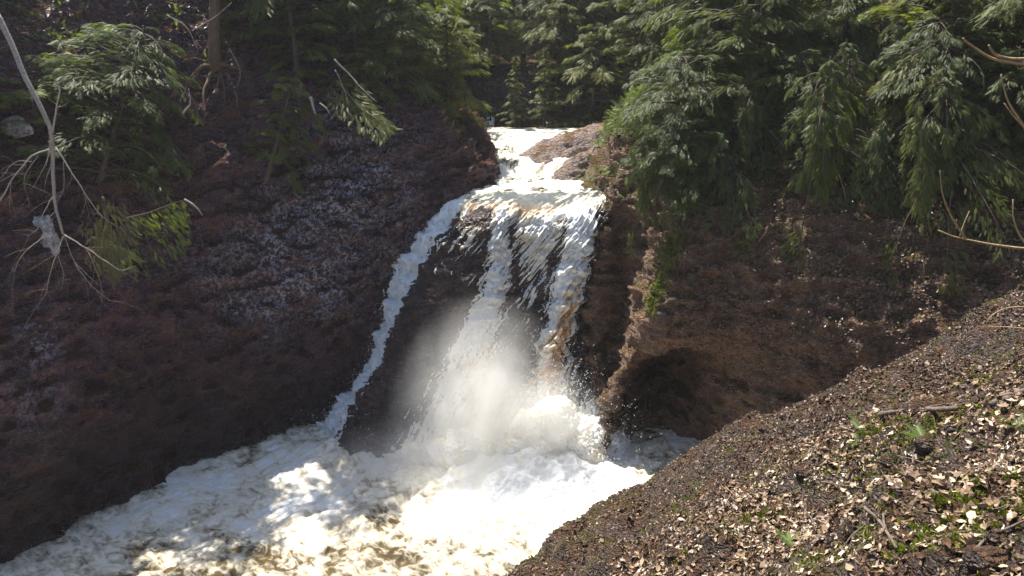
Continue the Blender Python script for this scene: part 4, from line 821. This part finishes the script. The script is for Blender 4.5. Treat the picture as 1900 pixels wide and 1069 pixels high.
# stones
for (px, py, s, lb) in ((1835, 1045, .14, 'reddish round stone near the lower right corner'), (1850, 1000, .08, 'dark stone above the reddish round stone'), (1715, 965, .06, 'grey stone beside the moss right of the crooked stick'), (1250, 1030, .11, 'dark wet stone low on the lower bank'),
                        (1545, 818, .09, 'dark stone among leaves below the level branch'), (1490, 880, .10, 'brown stone in the centre of the bank'), (1720, 830, .14, 'dark mossy stone in the hollow of the litter'), (1770, 795, .09, 'grey stone right of the level branch'), (1650, 860, .10, 'flat brown stone below the hollow'), (1420, 800, .12, 'dark stone on the shaded edge of the bank')):
    p = onbank(px, py, 0); boulder('stone', tuple(p + [0, 0, s * .15]), (s, s * .8, s * .6), px * .13, M_bank, lb, 'stone', 18, 'stones on the near bank')
# green sprigs
def fern(px, py, nf, L, label, mat=M_fern):
    p = onbank(px, py, 0); R = np.random.default_rng(int(px)); az = R.uniform(0, 6.28, nf); d = np.stack([np.cos(az), np.sin(az), R.uniform(.25, .8, nf)], 1)
    V, F, m = fronds(R.normal(0, .015, (nf, 3)), d, np.array([0, 0, 1]) + R.normal(0, .2, (nf, 3)), L * R.uniform(.6, 1.1, nf), 9, .11)
    obj('fern', mesh('fern', V, F, False, {'tint': np.repeat(R.random(nf), m)}), mat, label=label, cat='fern', group='green sprigs on the near bank', loc=p)
for a in ((1475, 1020, 9, .22, 'bright green sprig low at the centre of the bank'), (1462, 1000, 7, .16, 'small sprig just above the bright green one'), (1605, 800, 10, .28, 'pale green fern on the litter below the level branch'), (1590, 825, 8, .22, 'fern just under the pale green fern'),
          (1715, 815, 8, .24, 'grey-green sprig in the dark hollow'), (1885, 790, 9, .2, 'green tuft at the right edge of the litter'), (1820, 825, 7, .15, 'little green tuft right of the hollow'), (1890, 885, 6, .12, 'tiny green sprig at the right edge')): fern(*a)

def scatter(G, N, w, n, seed):
    R = np.random.default_rng(seed); w = np.clip(w, 0, None).ravel(); k = R.choice(w.size, n, p=w / w.sum())
    return G.reshape(-1, 3)[k] + R.normal(0, .05, (n, 3)), N.reshape(-1, 3)[k], R
def vis(G, x0, y0, x1, y1, soft=40):
    a, b = proj(G); return sstep(x0 - soft, x0 + soft, a) * sstep(x1 + soft, x1 - soft, a) * sstep(y0 - soft, y0 + soft, b) * sstep(y1 + soft, y1 - soft, b)
def undergrowth(G, N, w, n, seed, mat, label, L=.26):
    P_, Nn, R = scatter(G, N, w, n, seed); d = Nn * .8 + R.normal(0, .5, (n, 3)) + [0, 0, -.35]; V, F, m = fronds(P_ + Nn * R.uniform(.05, .45, (n, 1)), d, np.array([0, -.3, 1]) + R.normal(0, .4, (n, 3)), L * R.uniform(.5, 1.3, n), 6, .17)
    obj('undergrowth', mesh('undergrowth', V, F, False, {'tint': np.repeat(np.clip(R.normal(.45, .22, n), 0, 1), m)}), mat, kind='stuff', label=label, cat='undergrowth')
cl_ = sstep(-.12, .2, fbm(GR * .7 + 70, 3))
undergrowth(GR, NR, vis(GR, 1140, -60, 2000, 330, 60) * cl_, 26000, 91, M_cedar_b, 'low green sprays covering the upper right slope')
undergrowth(GR, NR, vis(GR, 1000, -100, 1300, 330, 40) * cl_, 4000, 92, M_cedar, 'sunlit low sprays above the lip of the falls')
cl_ = sstep(-.02, .2, fbm(GL * .7 + 70, 3))
undergrowth(GL, NL, vis(GL, -60, -150, 880, 130, 40) * cl_, 9000, 93, M_cedar, 'low dark sprays along the top of the left wall')
def scatter_leaves(G, N, w, n, seed, smin, smax, lo, hi, label):
    P_, Nn, R = scatter(G, N, w, n, seed); Nn = Nn + R.normal(0, .45, (n, 3)) + [0, -.1, .3]; Nn /= np.linalg.norm(Nn, axis=1)[:, None]
    a = R.normal(size=(n, 3)); a -= Nn * (a * Nn).sum(1)[:, None]; a /= np.linalg.norm(a, axis=1)[:, None]; b = np.cross(Nn, a); s = R.uniform(smin, smax, (n, 1)); P_ = P_ + Nn * .02
    V = np.stack([P_ - a * s * .5, P_ + b * s * .3 + Nn * s * .1, P_ + a * s * .5, P_ - b * s * .3 + Nn * s * .1], 1).reshape(-1, 3)
    obj('leaf_litter', mesh('leaf_litter', V, np.arange(4 * n).reshape(-1, 4), False, {'tint': np.repeat(R.uniform(lo, hi, n), 4)}), M_litter, kind='stuff', label=label, cat='leaf litter')
scatter_leaves(GR, NR, vis(GR, 1290, 300, 1980, 640, 60) * (.15 + sstep(-.1, .3, fbm(GR * .8, 3))), 16000, 94, .05, .12, .03, .36, 'brown dead leaves caught on the shaded right slope')
scatter_leaves(GR, NR, vis(GR, 1120, 240, 1330, 860, 30), 5000, 95, .03, .08, .1, .5, 'leaf scraps on the ridge right of the falls')
scatter_leaves(GL, NL, vis(GL, 0, 0, 900, 330, 60), 9000, 96, .04, .10, .05, .4, 'dead leaves caught on the upper left wall')

# dry hanging roots and grass on the right slope
def hairs(n, boxpx, Lr, mat, name, label, seed, down=1.):
    R = np.random.default_rng(seed); V = []; F = []; c = 0
    for k in range(n):
        px = R.uniform(boxpx[0], boxpx[2]); py = R.uniform(boxpx[1], boxpx[3]); p = pix(px, py)
        if p is None: continue
        L = R.uniform(*Lr); dd = np.array([R.normal(-.25, .4), -.35 + R.normal(0, .2), -down + R.normal(0, .35)]); q = p + np.array([0, -.05, .1]); s = np.array([1, 0, 0]) * R.uniform(.004, .010)
        a = [q, q + dd * L * .5 + [0, -.1, .08], q + dd * L]
        for t in range(3): V += [a[t] - s * (1 - t * .35), a[t] + s * (1 - t * .35)]
        F += [(c, c + 1, c + 3, c + 2), (c + 2, c + 3, c + 5, c + 4)]; c += 6
    obj(name, mesh(name, np.array(V), np.array(F)), mat, kind='stuff', label=label, cat='roots')
hairs(900, (1150, 330, 1750, 500), (.2, .8), M_rootw, 'hanging_roots', 'fine dry roots and grass hanging on the right slope', 1)
hairs(700, (1180, 60, 1880, 330), (.2, .7), M_rootw, 'dry_grass', 'dry stems between the cedars of the right slope', 2)
hairs(500, (60, 120, 480, 400), (.2, .7), M_rootw, 'dry_grass', 'dry stems and roots on the upper left wall', 3)
# moss along the prow
def clump(px0, py0, px1, py1, n, wdt, label, seed):
    R = np.random.default_rng(seed); V = []; 
    for k in range(n):
        t = R.random(); p = pix(px0 + (px1 - px0) * t + R.normal(0, wdt), py0 + (py1 - py0) * t + R.normal(0, wdt))
        if p is None: continue
        d = R.normal(size=3); d[1] -= .6; d[2] -= .3; d /= np.linalg.norm(d); s = np.cross(d, R.normal(size=3)); s /= np.linalg.norm(s); L = R.uniform(.06, .17); V += [p - s * L * .3, p + s * L * .3, p + d * L]
    V = np.array(V); obj('moss', mesh('moss', V, np.arange(len(V)).reshape(-1, 3), False, {'tint': np.repeat(R.random(len(V) // 3), 3)}), M_moss, kind='stuff', label=label, cat='moss')
clump(1262, 435, 1205, 575, 2600, 7, 'golden moss along the crest of the ridge right of the falls', 1)
clump(1530, 260, 1550, 240, 350, 8, 'small yellow moss patch on the right slope', 2)
clump(1385, 350, 1378, 470, 500, 9, 'moss streak hanging down above the cave wall', 3)

# ------------------------------------------------------------------ mist at the foot of the falls
def vol_mat(name, density, aniso, noisy=True, color=(.95, .93, .88)):
    m = bpy.data.materials.new(name); m.use_nodes = True; n = m.node_tree; n.nodes.remove(n.nodes['Principled BSDF']); L = n.links.new
    v = nd(n, 'ShaderNodeVolumePrincipled'); v.inputs['Color'].default_value = (*color, 1); v.inputs['Anisotropy'].default_value = aniso; v.inputs['Density'].default_value = density
    if noisy:
        tc = nd(n, 'ShaderNodeTexCoord'); ln = nd(n, 'ShaderNodeVectorMath'); ln.operation = 'LENGTH'; L(tc.outputs['Object'], ln.inputs[0])
        g = ramp(n, ln.outputs['Value'], [(0.0, .85), (.22, .72), (.45, .36), (.7, .10), (.96, 0.)], 'LINEAR'); z = noise_n(n, tc.outputs['Object'], 2.6, 4, .6, .4)
        L(math_n(n, 'MULTIPLY', math_n(n, 'MULTIPLY', g.outputs[0], ramp(n, z.outputs[0], [(.36, .08), (.60, 1.)]).outputs[0]), density), v.inputs['Density'])
    L(v.outputs[0], n.nodes['Material Output'].inputs['Volume']); return m
M_mist = vol_mat('mist', 2.1, 0.0, color=(.99, .985, .96))
def blob(name, c, r, label, rot=0):
    th = np.linspace(0, 2 * math.pi, 33)[:-1]; ph = np.linspace(0, math.pi, 17); V = [(0, 0, 1)] + [(math.cos(t) * math.sin(p), math.sin(t) * math.sin(p), math.cos(p)) for p in ph[1:-1] for t in th] + [(0, 0, -1)]
    n = 32; q = []; t3 = [(0, 1 + k, 1 + (k + 1) % n) for k in range(n)]; last = len(V) - 1; b = 1 + 14 * n; t3 += [(last, b + (k + 1) % n, b + k) for k in range(n)]
    for r_ in range(14):
        for k in range(n): q.append((1 + r_ * n + k, 1 + (r_ + 1) * n + k, 1 + (r_ + 1) * n + (k + 1) % n, 1 + r_ * n + (k + 1) % n))
    o = obj(name, mesh(name, np.array(V, float), [np.array(q), np.array(t3)]), M_mist, kind='stuff', label=label, cat='mist', loc=c); o.scale = r; o.rotation_euler = (0, rot, 0)
blob('mist', tuple(WY(885, 790, 23.8)), (3.3, 2.3, 5.0), 'grey-beige mist rising from the foot of the falls', .12)
blob('mist', tuple(WY(1020, 800, 23.4)), (2.0, 1.2, 2.6), 'pale mist wrapping the foaming foot of the right-hand stream')
blob('mist', tuple(WY(850, 880, 23.0)), (5.2, 2.6, 2.2), 'low veil of mist spreading over the pool at the foot of the falls')

# ------------------------------------------------------------------ air
hz = np.array([[x, y, z] for x in (-118, 118) for y in (-60, 178) for z in (-12, 74)], float)
hq = [(0, 1, 3, 2), (4, 6, 7, 5), (0, 4, 5, 1), (2, 3, 7, 6), (0, 2, 6, 4), (1, 5, 7, 3)]
M_haze = vol_mat('haze', .00045, .3, noisy=False, color=(.93, .95, 1.))
obj('haze', mesh('haze', hz, np.array(hq), False), M_haze, kind='stuff', label='thin sunlit haze filling the gorge', cat='haze')
